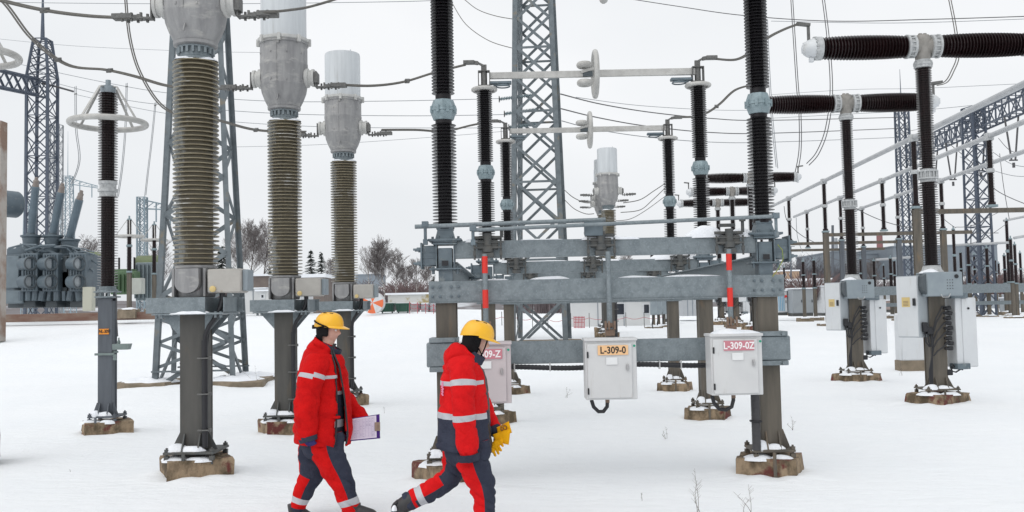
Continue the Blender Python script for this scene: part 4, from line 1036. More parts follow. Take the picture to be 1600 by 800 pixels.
for i in range(26):
    x = rnd.uniform(12, 118); y = 378+max(0, x-20)*.16+rnd.uniform(-4, 14)
    a = T(x, y, -.2+rnd.uniform(-.5, .3)); c = a+V((rnd.uniform(.4, 1.5), rnd.uniform(-.2, .2), rnd.uniform(-1.2, .5)))
    b = MB(); b.tube([a, a.lerp(c, .5)+V((0, 0, .1)), c], rnd.choice((.035, .05, .07)), 6); b.build('pipe', tmat, tr)
for i in range(9): x = 34+i*11; b = MB(); b.tube([T(x, 455, -.7), T(x+rnd.uniform(-3, 3), 470, -.7)], rnd.choice((.10, .16)), 8); b.build('pipe', tmat, tr)
b = MB(); a = T(5, 318, 1.2); b.lathe([(.12, -.9), (.60, -.8), (.68, -.7), (.68, .7), (.60, .8), (.12, .9)], 24, Matrix.Translation(a) @ Matrix.Rotation(radians(62), 4, 'Z') @ Matrix.Rotation(pi/2, 4, 'Y')); b.bar(a+V((0, 0, -2.0)), a+V((0, 0, -.5)), .15, .15); b.build('conservator', tmat, tr)
for px in (46, 80, 118):
    b = MB(); tbox(b, px-9, px+9, 470, 480, -.4, 1.2, .03); b.build('skid', M['dark_panel'], tr)
b = MB(); tbox(b, 12, 130, 456, 479, .5, 3.0, .03); b.build('under_frame', M['dark_panel'], tr)
for k in range(3):
    b = MB(); tbox(b, (62, 95, 104)[k], (67, 109, 107)[k], 400, 456, -.5, .15, .02); b.build('gap_shade', M['dark_panel'], tr)  # dark boxes stand in for the shade between the coolers
a, c = P(-40, 487, 44), P(262, 484, 44)
b = MB(); b.box(((a.x+c.x)/2, 44, 1.80), (c.x-a.x, .3, .36), bev=.02)
tag(b.build('low_wall', pm('red_brown_wall', (.155, .085, .065), (.22, .165, .13), 1.6, .9, bmp=.5, bscale=8, bdist=.03, stretch=(.6, 1, 2))), 'low stained red brown concrete wall in front of the transformer', 'wall')
b = MB(); a = P(139, 477, 46); b.box((a.x, 46, a.z+.3), (.46, .4, 1.15), bev=.02); tag(b.build('marker_post', pm('cream_box', (.50, .50, .42))), 'cream block standing at the right end of the transformer', 'block')
# rust-marked concrete post on the left edge, in front of the transformer
p = P(-8, 490, 38); p.z = 1.2; b = MB(); q = P(-8, 190, 38); b.prism([(p.x-.28, 37.8, .9), (p.x+.28, 37.8, .9), (p.x+.28, 38.3, .9), (p.x-.28, 38.3, .9)], (0, 0, q.z-.9))
tag(b.build('concrete_post', pm('rusty_post', (.22, .15, .115), (.36, .33, .30), .8, .9, bmp=.4, bscale=10, bdist=.02, lo=.42, hi=.58)), 'rust stained concrete post cut by the left edge', 'post')

# green far equipment
def small_transformer(px, py, Y, s, label):
    p = P(px, py, Y); r = thing('green_transformer', label, 'transformer', p, 'green transformers in the background')
    gm = M.setdefault('green_paint', pm('green_paint', (.085, .15, .075), (.06, .11, .055), 2, .5))
    b = MB(); b.box((0, 0, .9*s), (1.9*s, 1.2*s, 1.8*s), bev=.05); b.box((0, 0, 1.85*s), (1.5*s, 1.0*s, .25*s), bev=.04); b.build('tank', gm, r, world=False)
    for k in range(6):
        b = MB(); b.box((-.8*s+.32*s*k, -.7*s, .85*s), (.06*s, .3*s, 1.4*s)); b.build('fin', gm, r, world=False)
    for k in (-.5, .2, .7):
        b = MB(); b.lathe(sheds(.07*s, .11*s, 1.95*s, 2.9*s, 10, .4, .1), 10, Matrix.Translation((k*s, 0, 0))); b.build('bushing', M['porc_dark'], r, world=False)
    return r
small_transformer(196, 460, 64, .85, 'green transformer with black bushings in the background, behind the ringed arrester')
p = P(233, 409, 70); r = thing('oil_tank', 'olive green cylinder tank lying high in the background left of the lattice tower', 'tank', p)
gm = pm('olive_tank', (.16, .20, .10), (.12, .15, .075), 2, .5)
b = MB(); b.lathe([(.1, -.95), (.40, -.88), (.46, -.75), (.46, .75), (.40, .88), (.1, .95)], 20, Matrix.Translation(p) @ Matrix.Rotation(pi/2, 4, 'Y')); b.build('drum', gm, r)
for s_ in (-.6, .6):
    b = MB(); b.box((p.x+s_, p.y, p.z-1.5), (.15, .2, 2.2)); b.build('leg', gm, r)
b = MB(); b.box(P(234, 440, 66)+V((0, 0, 0)), (1.5, 1.2, 2.6), bev=.05)
for q in range(6): b.box(P(234, 440, 66)+V((-.7+.28*q, -.7, 0)), (.08, .25, 2.3))
tag(b.build('radiator_bank', pm('radiator_grey', (.19, .23, .25), (.15, .185, .2), 3)), 'grey finned radiator bank between the two small ringed arresters', 'radiator')
p = P(149, 404, 55); b = MB(); b.lathe([(.1, -.75), (.34, -.6), (.42, -.2), (.36, .3), (.22, .7), (.05, .8)], 16, Matrix.Translation(p) @ Matrix.Rotation(pi/2, 4, 'Y')); b.box(p+V((-.2, 0, -1.3)), (.12, .12, 2.2))
tag(b.build('oil_conservator', gm), 'small olive conservator tank just left of the tall ringed arrester', 'tank')
b = MB(); p = P(214, 447, 58); b.box(p, (.78, .6, .95), bev=.03); tag(b.build('meter_cabinet', pm('cream_cabinet', (.44, .46, .42), (.40, .41, .38), 2)), 'cream cabinet between the two small ringed arresters', 'cabinet')

# far lattice masts at left
for (px, yt, yb, Y, w, lab, pk) in ((105, 275, 470, 110, 1.5, 'pale far lattice mast with tall spike, right of the dark tower', 5.2), (222, 308, 470, 74, .58, 'pale far lattice portal leg between the arrester and the near tower', 0), (42, 315, 470, 130, 1.1, 'faint far mast with a needle top left of the dark tower', 5), (87, 195, 470, 86, .8, 'thin ladder mast close right of the dark tower', 0)):
    p = P(px, yb, Y); p.z = 1.6; zt = P(px, yt, Y).z
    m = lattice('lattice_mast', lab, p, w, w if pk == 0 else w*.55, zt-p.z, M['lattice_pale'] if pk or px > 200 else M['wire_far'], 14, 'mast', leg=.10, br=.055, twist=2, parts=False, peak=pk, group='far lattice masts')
    if px in (222, 105):
        L = P(px+ (55 if px == 222 else 48), yt+16, Y)
        b = MB(); a = V((p.x, p.y, zt-.2))
        for dz in (0, -.7): b.bar(a+V((0, 0, dz)), V((L.x, Y, L.z+dz*.3)), .10, .10)
        for i in range(6): b.bar(a.lerp(L, i/6)+V((0, 0, -.5*(1-i/8))), a.lerp(L, (i+1)/6), .06, .05)
        for i in (2, 4): q = a.lerp(L, i/5); b.tube([q, q+V((0, 0, -1.5))], .06, 6)
        b.build('arm', M['lattice_pale'], m)

# ------------------------------------------------------------------ buildings, containers and cabinets in the middle distance
wht = pm('white_panel_wall', (.60, .61, .61), (.555, .565, .57), .7, .6)
gry = pm('grey_hall_cladding', (.215, .25, .285), (.185, .215, .25), .4, .6)
brk = pm('brown_brick', (.20, .165, .145), (.15, .125, .115), 3, .9)
def house(name, label, cat, x1, x2, y1, y2, Y, d, wall, wins=(), roof=None, roof_h=.25, seam=0, door=None):
    a, c = P(x1, y1, Y), P(x2, y2, Y); zb = min(c.z, ground((a.x+c.x)/2, Y))
    zb = c.z-.1
    r = thing(name, label, cat, ((a.x+c.x)/2, Y, zb))
    b = MB(); b.box(((a.x+c.x)/2, Y+d/2, (a.z+zb)/2), (c.x-a.x, d, a.z-zb))
    b.build('wall', wall, r)
    b = MB(); b.box(((a.x+c.x)/2, Y+d/2, a.z+roof_h/2), (c.x-a.x+.3, d+.3, roof_h)); b.build('roof', roof or M['snow_cap'], r)
    if seam:
        b = MB(); n = seam
        for i in range(1, n): b.box((a.x+(c.x-a.x)*i/n, Y-.012, (a.z+zb)/2), (.04, .02, a.z-zb-.02))
        b.build('seam_strip', gry, r)
    for (u1, u2, v1, v2) in wins:
        q, s_ = P(u1, v1, Y), P(u2, v2, Y)
        b = MB(); b.box(((q.x+s_.x)/2, Y-.02, (q.z+s_.z)/2), (s_.x-q.x+.14, .05, q.z-s_.z+.14)); w = b.build('window', M['cab_white'], r)
        b = MB(); b.box(((q.x+s_.x)/2, Y-.05, (q.z+s_.z)/2), (s_.x-q.x, .03, q.z-s_.z)); b.build('pane', M['glass'], w)
    return r
house('site_hut', 'long white site hut with dark windows behind the frame', 'hut', 893, 1016, 468, 511, 52, 5, wht, ((959, 975, 475, 491), (1006, 1014, 476, 489)), seam=3, roof_h=.12)
house('site_hut', 'grey white utility block at the far right end behind the third column', 'hut', 1066, 1098, 460, 491, 62, 4, pm('pale_grey_block', (.42, .44, .46), (.37, .39, .41), 1), (), seam=4, roof_h=.1)
r = house('white_barrier', 'long low white panel wall behind the two nearer transformers', 'wall', 363, 412, 452, 487, 48, .4, wht, (), roof_h=.06, seam=3)
house('site_hut', 'white hut with a small dark window left of the middle transformer', 'hut', 404, 470, 455, 487, 47.5, 3, wht, ((409, 412, 461, 465),), roof_h=.08, seam=2)
house('brick_building', 'low brown brick wall behind the white panel wall', 'building', 376, 440, 432, 470, 60, 6, brk, (), roof_h=.12)
house('brick_building', 'brown brick gable behind the box of the middle transformer', 'building', 470, 506, 434, 488, 56, 6, brk, (), roof_h=.2)
house('grey_hall', 'grey factory hall in the distance right of the second bus post', 'hall', 1302, 1330, 394, 432, 230, 30, gry, (), gry, roof_h=.3)
house('grey_hall', 'long grey factory hall in the distance behind the far lattice tower', 'hall', 1395, 1560, 386, 428, 240, 40, gry, (), gry, roof_h=.3)
house('grey_hall', 'low blue grey factory block behind the large breaker column', 'hall', 1332, 1396, 398, 432, 250, 30, gry, (), gry, roof_h=.3)
house('distant_house', 'small tan house at the foot of the dark hill left of the second bus post', 'house', 1221, 1249, 424, 436, 180, 8, pm('tan_wall', (.36, .25, .17)), ((1226, 1228, 427, 431), (1234, 1236, 427, 431)), M['snow_cap'])
house('distant_block', 'blue grey block of flats on the far ridge beside the farthest transformer', 'building', 555, 592, 430, 445, 260, 14, gry, (), gry)
house('distant_house', 'pale house with windows seen between frame posts and the far tower', 'house', 727, 742, 460, 470, 110, 6, wht, ((730, 732, 462, 466), (736, 738, 462, 466)))
house('distant_house', 'reddish house seen through the slot of the frame beams', 'house', 884, 922, 419, 432, 190, 8, pm('reddish_wall', (.36, .22, .19), (.40, .33, .31), .3), ())
# chimneys and the steam rising beside them
for (px, yt, yb, w, Y, mats, lab) in ((1376, 366, 416, 9, 300, (.30, .14, .14), 'faded red brown factory chimney in the distance'), (1402, 375, 425, 6, 300, (.42, .46, .50), 'pale grey factory chimney in the distance'), (1305, 372, 404, 9, 260, (.42, .45, .48), 'pale grey silo on the far factory left of the second breaker')):
    a, c = P(px, yt, Y), P(px, yb, Y); rr = w*Y/1500/2
    b = MB(); b.lathe([(rr*1.12, 0), (rr, a.z-c.z)], 16, Matrix.Translation(c)); tag(b.build('chimney', pm('chimney_paint', mats, tuple(x*.85 for x in mats), .2)), lab, 'chimney')
# grey and striped kiosks in the far yard
def kiosk(x1, x2, y1, y2, Y, mat, lab, doors=2, d=1.2):
    a, c = P(x1, y1, Y), P(x2, y2, Y)
    r = thing('yard_cabinet', lab, 'cabinet', ((a.x+c.x)/2, Y, c.z), 'cabinets in the far yard')
    w = c.x-a.x; b = MB(); b.box(((a.x+c.x)/2, Y+d/2, (a.z+c.z)/2), (w, d, a.z-c.z), bev=.03); b.build('body', mat, r)
    for i in range(doors):
        b = MB(); b.box((a.x+w*(i+.5)/doors, Y-.012, (a.z+c.z)/2-.02), (w/doors-.06, .03, a.z-c.z-.14), bev=.006); dd = b.build('door', mat, r)
        b = MB(); b.box((a.x+w*(i+.5)/doors+w/doors*.33, Y-.04, (a.z+c.z)/2), (.04, .03, .16)); b.build('handle', M['black'], dd)
    b = MB(); b.box(((a.x+c.x)/2, Y+d/2, a.z+.04), (w+.1, d+.1, .08)); b.build('snow_patch', M['snow_cap'], r)
    b = MB(); b.box(((a.x+c.x)/2, Y+d/2, c.z-.08), (w*.96, d*.9, .2)); b.build('skid', M['dark_steel'], r)
    return r
kc = pm('mid_grey_cabinet', (.33, .36, .38), (.29, .315, .335), 1.5)
kiosk(1238, 1272, 452, 489, 57, kc, 'mid grey double door cabinet between the slim posts at right', 2)
k_ = kiosk(1214, 1231, 455, 488, 58, M['cab_white'], 'white ribbed cabinet with a red dot just right of the black column', 1)
b = MB()
for i in range(4): a = P(1217+i*2.6, 472, 57.95); b.box(a, (.04, .03, 1.05))
b.build('blue_stripe', pm('blue_stripe', (.16, .38, .55)), k_)
b = MB(); a = P(1227.5, 463, 57.94); b.box(a, (.16, .03, .14)); b.build('red_dot', M['red_paint'], k_)
kiosk(1283, 1300, 448, 489, 63, M['cab_white'], 'tall pale cabinet behind the second bus post', 1)
kiosk(1376, 1392, 470, 484, 72, pm('red_grey_crate', (.30, .20, .18), (.34, .30, .28), 2), 'low reddish crate on the snow under the far grey beam', 1)
kiosk(1444, 1490, 462, 482, 80, kc, 'low grey cabinet row behind the large breaker', 3)
kiosk(1038, 1062, 470, 498, 56, pm('pale_cab', (.48, .50, .51), (.44, .46, .47), 2), 'pale cabinet with a snowy top between the third and second columns', 2)
# dumpsters
for i, (x1, x2, lab) in enumerate(((595, 617, 'green waste container, left one of two, snow on its lid'), (620, 641, 'green waste container, right one of two beside the round sign'))):
    a, c = P(x1, 474, 48), P(x2, 489, 48); p = V(((a.x+c.x)/2, 48, c.z)); w = c.x-a.x; h = a.z-c.z
    r = thing('waste_container', lab if i == 0 else 'green waste container, right one of two next to the stacked pallets', 'container', p, 'green waste containers')
    gm = M.setdefault('bin_green', pm('bin_green', (.025, .095, .062), (.02, .07, .05), 3, .5))
    b = MB(); b.prism([(-w*.44, -.45, .06), (w*.44, -.45, .06), (w*.5, -.55, h*.9), (-w*.5, -.55, h*.9)], (0, .95, 0)); b.build('body', gm, r, world=False)
    b = MB(); b.box((0, -.06, h*.93), (w*1.04, 1.06, .07), bev=.02); b.build('lid', gm, r, world=False)
    b = MB(); b.box((0, -.05, h*.99), (w*.9, .9, .05), bev=.02); b.build('snow_patch', M['snow_cap'], r, world=False)
    for sx in (-1, 1):
        b = MB(); b.bar((sx*w*.3, -.56, .1), (sx*w*.3, -.56, h*.85), .05, .05); b.build('rib', gm, r, world=False)
        b = MB(); b.lathe([(.08, 0), (.08, .05)], 12, Matrix.Translation((sx*w*.35, -.4, .02)) @ Matrix.Rotation(pi/2, 4, 'Y')); b.build('wheel', M['black'], r, world=False)
# reel with orange and white sectors
c = P(582, 473, 46); r = thing('cable_reel', 'round reel with orange and white pinwheel sectors left of the green containers', 'reel', c)
b = MB(); Rr = .52
om = pm('orange_sector', (.72, .16, .06))
for k in range(8):
    b.cur = k % 2; a0, a1 = 2*pi*k/8+.3, 2*pi*(k+1)/8+.3
    pts = [(0, -.03, 0)]+[(Rr*1.0*cos(a0+(a1-a0)*i/5), -.03, Rr*sin(a0+(a1-a0)*i/5)) for i in range(6)]
    b.prism([V(q)+c for q in pts], (0, .06, 0))
b.build('disc', [M['cab_white'], om], r)
b = MB(); b.lathe([(.22, -.35), (.22, 0)], 20, Matrix.Translation(c+V((0, .4, 0))) @ Matrix.Rotation(-pi/2, 4, 'X')); b.build('drum', M['slab'], r)
b = MB(); b.lathe([(Rr, -.03), (Rr, .03)], 24, Matrix.Translation(c+V((0, .78, 0))) @ Matrix.Rotation(-pi/2, 4, 'X')); b.build('back_disc', M['cab_white'], r)
# pallets of bricks and red fencing
for i, (x1, x2, lab) in enumerate(((643, 655, 'left pallet of reddish wrapped bricks beside the green containers'), (659, 671, 'middle pallet of greyish wrapped bricks'), (673, 686, 'right pallet of wrapped bricks next to the thick column'))):
    a, c = P(x1, 474, 50), P(x2, 490, 50); p = V(((a.x+c.x)/2, 50, c.z)); w = c.x-a.x; h = a.z-c.z
    r = thing('brick_pallet', lab, 'pallet', p, 'pallets of wrapped bricks')
    b = MB(); b.box((0, 0, h*.55), (w, .9, h*.85), bev=.04); b.build('stack', pm('wrapped_brick', (.26, .19, .19), (.33, .31, .33), 3, .5) if i == 0 else pm('wrapped_grey', (.27, .26, .28), (.36, .36, .38), 3, .5), r, world=False)
    b = MB()
    for q in (-.4, 0, .4): b.box((q*w, 0, .05), (.1, .9, .1))
    b.build('runner', M['slab'], r, world=False)
    b = MB(); b.box((0, 0, h*1.0), (w*.95, .85, .06), bev=.02); b.build('snow_patch', M['snow_cap'], r, world=False)
yb = pm('yellow_brown_stack', (.34, .27, .12), (.56, .56, .54), 1.3, lo=.40, hi=.52)
r = house('timber_stack', 'long yellowish stack under snow behind the green containers', 'stack', 606, 690, 461, 471, 62, 1.5, yb, (), roof_h=.12)
rm = pm('red_mesh', (.42, .07, .09))
for k, (x1, x2, y1, y2, Y, lab) in enumerate(((640, 690, 479, 484, 47, 'thin red site fence in front of the brick pallets'), (892, 1035, 497, 495, 49, 'thin red rope fence in front of the long white hut'), (760, 880, 494, 500, 46, 'thin red rope fence seen through the tall lattice tower'))):
    a, c = P(x1, y1, Y), P(x2, y2, Y); r = thing('rope_fence', lab, 'fence', a, 'red site fences')
    n = 5 if k else 4
    for i in range(n+1):
        q = a.lerp(c, i/n); b = MB(); b.tube([(q.x, Y, q.z-.6), (q.x, Y, q.z+.25)], .016, 6); b.build('post', M['dark_steel'] if k else rm, r)
    b = MB()
    for dz in (0, .2) if k == 0 else (0,):
        pts = []
        for i in range(n*6+1):
            t = i/(n*6); q = a.lerp(c, t); pts.append((q.x, Y-.02, q.z+dz-.10*sin(pi*((t*n) % 1))))
        b.tube(pts, .011, 5)
    b.build('rope', rm, r)
    if k == 1:
        b = MB()
        for i in range(8): q = P(897+i*2.3, 505, Y); b.tube([(q.x, Y, q.z-.25), (q.x, Y, q.z+.35)], .018, 5)
        for dz in (-.2, .05, .3): b.tube([P(897, 505, Y)+V((0, 0, dz)), P(913, 505, Y)+V((0, 0, dz))], .018, 5)
        b.build('mesh_panel', rm, r)

# ------------------------------------------------------------------ trees
bark = pm('bark', (.10, .082, .072), (.07, .058, .052), 6, .9)
birch = pm('birch_bark', (.42, .40, .38), (.12, .10, .09), 2.5, .8, stretch=(1, 1, 3), lo=.45, hi=.62)
twig = pm('twigs', (.185, .168, .165), (.14, .122, .12), 2, .9)
def bare_tree(label, px, ybase, ytop, Y, mat, seed, spread=.5, lean=0, dens=1.0, group='bare trees on the horizon'):
    rd = random.Random(seed); base = P(px, ybase, Y); base.z = ybase and P(px, ybase, Y).z
    Hh = P(px, ytop, Y).z-base.z
    r = thing('bare_tree', label, 'tree', base, group)
    tb, cb = MB(), MB()
    def grow(a, d, L, rad, lev):
        n = 5 if lev < 2 else 2
        wob = (.035, .07, .10, .12, .12)[lev]
        pts = [a]; q = a.copy(); dd = d.copy()
        for i in range(n):
            dd = (dd+V((rd.gauss(0, wob), rd.gauss(0, wob), rd.gauss(.05, .04)))).normalized()
            q = q+dd*L/n; pts.append(q.copy())
        (tb if lev < 2 else cb).tube(pts, [rad*(1-.55*i/n) for i in range(n+1)], 6 if lev < 2 else 3, cap=False)
        if lev >= 4: return
        k = int([19, 9, 6, 4][lev]*dens)
        for i in range(k):
            t = .24+.76*(i+rd.random())/k if lev == 0 else .2+.8*(i+rd.random())/k
            j = min(n-1, int(t*n)); pp = pts[j].lerp(pts[j+1], t*n-j)
            an = rd.random()*2*pi; up = rd.uniform(.35, .75)*(1/spread)*.6
            nd_ = (V((cos(an), sin(an), 0))*1.0+dd*up*1.5+V((0, 0, up*.5))).normalized()
            l2 = L*(rd.uniform(.36, .54)*(1.2-.70*t) if lev == 0 else rd.uniform(.36, .52))
            grow(pp, nd_, l2, max(rad*(.34 if lev == 0 else .45)*(1-.4*t), .0065), lev+1)
    grow(base-V((0, 0, .3)), V((lean, 0, 1)).normalized(), Hh*.90, Hh*.011, 0)
    tb.build('trunk', mat, r); cb.build('crown', twig, r)
    return r
bare_tree('broad bare tree between the nearest and the middle transformer, right of the lattice tower', 392, 452, 348, 75, bark, 3, .55, 0, 1.25)
bare_tree('bare tree leaning right against the middle transformer insulator', 410, 450, 352, 78, bark, 8, .55, .06, 1.1)
bare_tree('tallest bare birch with white trunk, behind the green containers', 601, 462, 376, 66, birch, 5, .5, 0, 1.3)
bare_tree('bushy bare birch close right of the tallest birch', 618, 460, 392, 70, birch, 15, .6, .05, 1.1)
bare_tree('slender bare birch left of the tallest birch, beside the farthest transformer', 577, 455, 388, 78, birch, 11, .4, 0, .8)
bare_tree('slender birch midway between the containers and the black column', 651, 462, 402, 70, birch, 21, .45, 0, .9)
bare_tree('wide hazy bare tree filling the gap left of the lattice tower leg and middle transformer', 374, 455, 362, 84, bark, 83, .6, -.02, 1.1)
bare_tree('faint low bare tree between the spruces and the farthest transformer', 515, 450, 402, 100, bark, 85, .6)
bare_tree('hazy low bare tree between the tallest birch and the slender birch', 636, 458, 412, 92, bark, 87, .7, .03)
bare_tree('small bare tree just left of the thick column at mid height', 668, 452, 412, 90, bark, 31, .5)
bare_tree('small bare tree seen in the slot between frame beams', 981, 440, 394, 110, bark, 41, .6)
bare_tree('faint bare tree at far left behind the transformer bushings', 133, 470, 372, 80, bark, 51, .55)
bare_tree('faint bare tree left of the near lattice tower', 252, 470, 378, 85, bark, 61, .5)
bare_tree('scrubby bare tree in the far yard right of the second breaker', 1369, 462, 404, 75, bark, 71, .5)
needle = pm('spruce_needles', (.022, .042, .036), (.035, .055, .045), 5, .8)
def spruce(label, px, yb, yt, Y, seed, wide=.26):
    rd = random.Random(seed); base = P(px, yb, Y); Hh = P(px, yt, Y).z-base.z
    r = thing('spruce_tree', label, 'tree', base, 'spruces on the horizon')
    b = MB(); b.tube([base, base+V((0, 0, Hh))], [Hh*.02, .02], 6); b.build('trunk', bark, r)
    b = MB()
    nl = 17
    for i in range(nl):
        t = (i+.5)/nl; z = Hh*(.06+.93*t); Lb = Hh*wide*1.25*(1-t)**.85+.05
        for k in range(9):
            an = 2*pi*(k+rd.random()*.8)/9+i; lb = Lb*rd.uniform(.65, 1.15)
            d0 = V((cos(an), sin(an), 0)); p0 = base+V((0, 0, z+rd.uniform(-.15, .15)))
            for m in range(9):
                u = (m+.6)/9; q = p0+d0*lb*u+V((0, 0, -lb*.42*u+lb*.14*u*u))
                for sg in (-1, 1):
                    s_ = rd.uniform(.10, .2)*(1.15-.5*u)*Hh/4.5; sd_ = V((-d0.y, d0.x, 0))*sg
                    o = (d0*.8+sd_*.8+V((0, 0, -.5+rd.gauss(0, .15)))).normalized()*s_*1.6; w_ = d0*s_*.35
                    b.add([q-w_, q+w_, q+o+w_*.4, q+o-w_*.4], [(0, 1, 2, 3)])
    b.build('crown', needle, r)
spruce('dark spruce, fuller one of the pair between the middle and farthest transformer', 486, 440, 390, 95, 1, .24)
spruce('dark spruce, narrower one of the pair between the middle and farthest transformer', 502, 440, 394, 97, 2, .20)
spruce('dark evergreen right behind the near lattice tower leg', 347, 470, 384, 80, 4, .34)
spruce('low dark evergreen left of the middle transformer base', 421, 448, 416, 100, 5, .4)
spruce('dark evergreen at the horizon beside the thick column', 678, 462, 432, 95, 6, .34)

# ------------------------------------------------------------------ hills with bare woods
def hills():
    vs = []; fs = []; n = 120
    for j in range(6):
        for i in range(n+1):
            a = -1.15+2.3*i/n; d = 300+j*60
            hgt = (0, .6, .9, 1, .95, .8)[j]*(10+5*noise.noise(V((a*4, 1, 0)))+3*noise.noise(V((a*11, 5, 0))))
            vs.append((sin(a)*d, cos(a)*d, hgt-.5))
            if j and i < n: k = j*(n+1)+i; fs.append((k-n-1, k-n, k+1, k))
    mb = MB(); mb.v = [V(v) for v in vs]; mb.f = [list(f) for f in fs]; mb.m = [0]*len(fs)
    mb.build('hills', pm('wooded_slope', (.12, .105, .105), (.20, .19, .20), .035, 1, c3=(.55, .57, .60), s3=.02, lo3=.58, hi3=.64), kind='structure', sharp=80)
hills()
def far_wood(x1, x2, Y0, Y1, h0, h1, n, col, seed):
    rd = random.Random(seed); b = MB()
    for i in range(n):
        Y = rd.uniform(Y0, Y1); px = rd.uniform(x1, x2); q = P(px, 470, Y); q.z = ground(q.x, Y)
        h = rd.uniform(h0, h1)*(.75+.5*noise.noise(V((q.x*.06, Y*.06, seed)))+.25)
        b.tube([q, q+V((rd.gauss(0, .2), 0, h*.6)), q+V((rd.gauss(0, .4), 0, h))], [.13, .07, .02], 3, cap=False)
        for k in range(9):
            z = h*rd.uniform(.3, .95); an = rd.random()*2*pi; l = h*rd.uniform(.12, .3)*(1.1-z/h*.6)
            b.tube([q+V((0, 0, z)), q+V((cos(an)*l, sin(an)*l, z+l*.9))], [.05, .02], 3, cap=False)
    o = b.build('far_wood', col, kind='stuff'); return tag(o, 'brown band of bare woodland on the horizon %s' % ('left of the thick column' if x1 < 700 else 'at the right edge behind the far posts' if x1 > 1300 else 'right of the black column' if x1 > 1000 else 'behind the frame'), 'woodland')
wd = pm('far_branches', (.165, .135, .14), (.12, .10, .105), .2, 1)
far_wood(330, 700, 125, 170, 2.2, 3.8, 1500, wd, 1)
far_wood(1205, 1345, 200, 250, 6, 10, 900, pm('far_branches_grey', (.135, .13, .145), (.10, .098, .11), .1, 1), 2)
far_wood(800, 1100, 150, 190, 4, 6.5, 900, wd, 3)
far_wood(1340, 1640, 180, 220, 4, 6, 700, wd, 4)
for i, (px, y, Y, w, lab) in enumerate(((1262, 446, 64, 3.2, 'reddish leafless bush behind the grey cabinet at right'), (1552, 440, 75, 3, 'pale leafless bush by the right lattice tower'), (640, 455, 80, 4, 'reddish leafless bush right of the birches'), (350, 440, 78, 3, 'brown leafless bush behind the nearest transformer box'))):
    rd = random.Random(90+i); p = P(px, y, Y); p.z = max(p.z-1, ground(p.x, Y)); b = MB()
    for k in range(260):
        an = rd.random()*2*pi; l = rd.uniform(.8, 2.0); o = V((cos(an)*rd.random()*w*.3, sin(an)*w*.2*rd.random(), 0))
        b.tube([p+o, p+o*1.5+V((cos(an)*.25, 0, l*.6)), p+o*2.2+V((cos(an)*.5+rd.gauss(0, .2), 0, l))], [.03, .022, .01], 3, cap=False)
    tag(b.build('leafless_bush', pm('bush_twigs', (.20, .13, .125), (.14, .10, .10), 1, .9)), lab, 'bush')

# ------------------------------------------------------------------ dry weeds poking through the snow
for i, (px, py, Y, h, lab) in enumerate(((1089, 803, 8.55, .42, 'tallest dry weed stem in the snow at bottom right of centre'), (1172, 803, 8.5, .28, 'forked dry twigs low in the snow left of the bottom edge block'), (603, 640, 17.3, .13, 'tiny curled dry stalk right of the clipboard in the snow'), (884, 612, 19.5, .24, 'thin dry stalks in the snow right of the hooded worker cabinet'), (1237, 655, 14, .2, 'single thin dry stem right of the front right column'), (1000, 775, 9.2, .09, 'small bent dry stalk in the snow at bottom centre'), (400, 595, 24, .55, 'wispy dry stalks right of the near lattice tower foot'), (1408, 575, 23.5, .3, 'faint dry stalks beside the white kiosk'), (103, 726, 11.5, .05, 'tiny dry tuft in the empty snow at lower left'), (1042, 680, 13.3, .18, 'faint dry stem between the far and near foundation blocks'))):
    rd = random.Random(200+i); p = P(px, py, Y); p.z = ground(p.x, p.y)-.02
    r = thing('dry_weed', lab, 'weed', p, 'dry weeds in the snow'); b = MB()
    for k in range(1 if h < .15 else 3):
        dx = rd.gauss(0, .28); a = V((rd.gauss(0, .02), rd.gauss(0, .02), 0)); pts = [p+a+V((dx*h*t*t*(k > 0)+.03*sin(t*5+k)*h, 0, h*t*(1-.25*k*(k > 0)))) for t in (0, .2, .4, .6, .8, 1)]
        b.tube(pts, [.0026, .0023, .002, .0017, .0013, .0008], 4)
        for m in range(7):
            q = pts[2].lerp(pts[5], rd.random()); e = rd.uniform(.012, .045)*min(1, h*3); b.tube([q, q+V((rd.choice((-1, 1))*e, rd.gauss(0, .01), e*1.1))], [.0013, .0008], 3)
    b.build('stem', pm('dry_stem', (.10, .075, .055)), r)

# ------------------------------------------------------------------ more of the far yard
gr = 'dark post insulators in the far yard at right'
for px, y0_, y1_, y2_, Y, lab in ((1020, 380, 456, 514, 46, 'left one of three close dark insulator posts behind the third column'), (1028, 379, 456, 512, 48, 'middle one of three close dark insulator posts behind the third column'), (1036, 378, 455, 512, 50, 'right one of three close dark insulator posts behind the third column'),
      (1322, 412, 452, 492, 78, 'thin far insulator post hidden half by the second breaker cabinet'), (1346, 405, 450, 490, 74, 'thin far insulator post left of the second breaker column'), (1382, 415, 455, 490, 84, 'tiny far insulator post between the two breakers, left one'), (1410, 412, 454, 489, 86, 'tiny far insulator post between the two breakers, right one'),
      (1524, 398, 444, 490, 72, 'far insulator post just left of the right lattice tower'), (1562, 412, 446, 489, 82, 'tiny far insulator post right of the right lattice tower'), (1596, 396, 445, 492, 66, 'far insulator post on the right edge'), (1480, 404, 446, 490, 76, 'far insulator post close to the large breaker column, behind the tallest one'),
      (1226, 418, 452, 490, 80, 'tiny far insulator post over the striped cabinet')):
    post_insulator(px, y0_, y1_, y2_, Y, lab, gr, r=.10 if Y < 55 else .12)
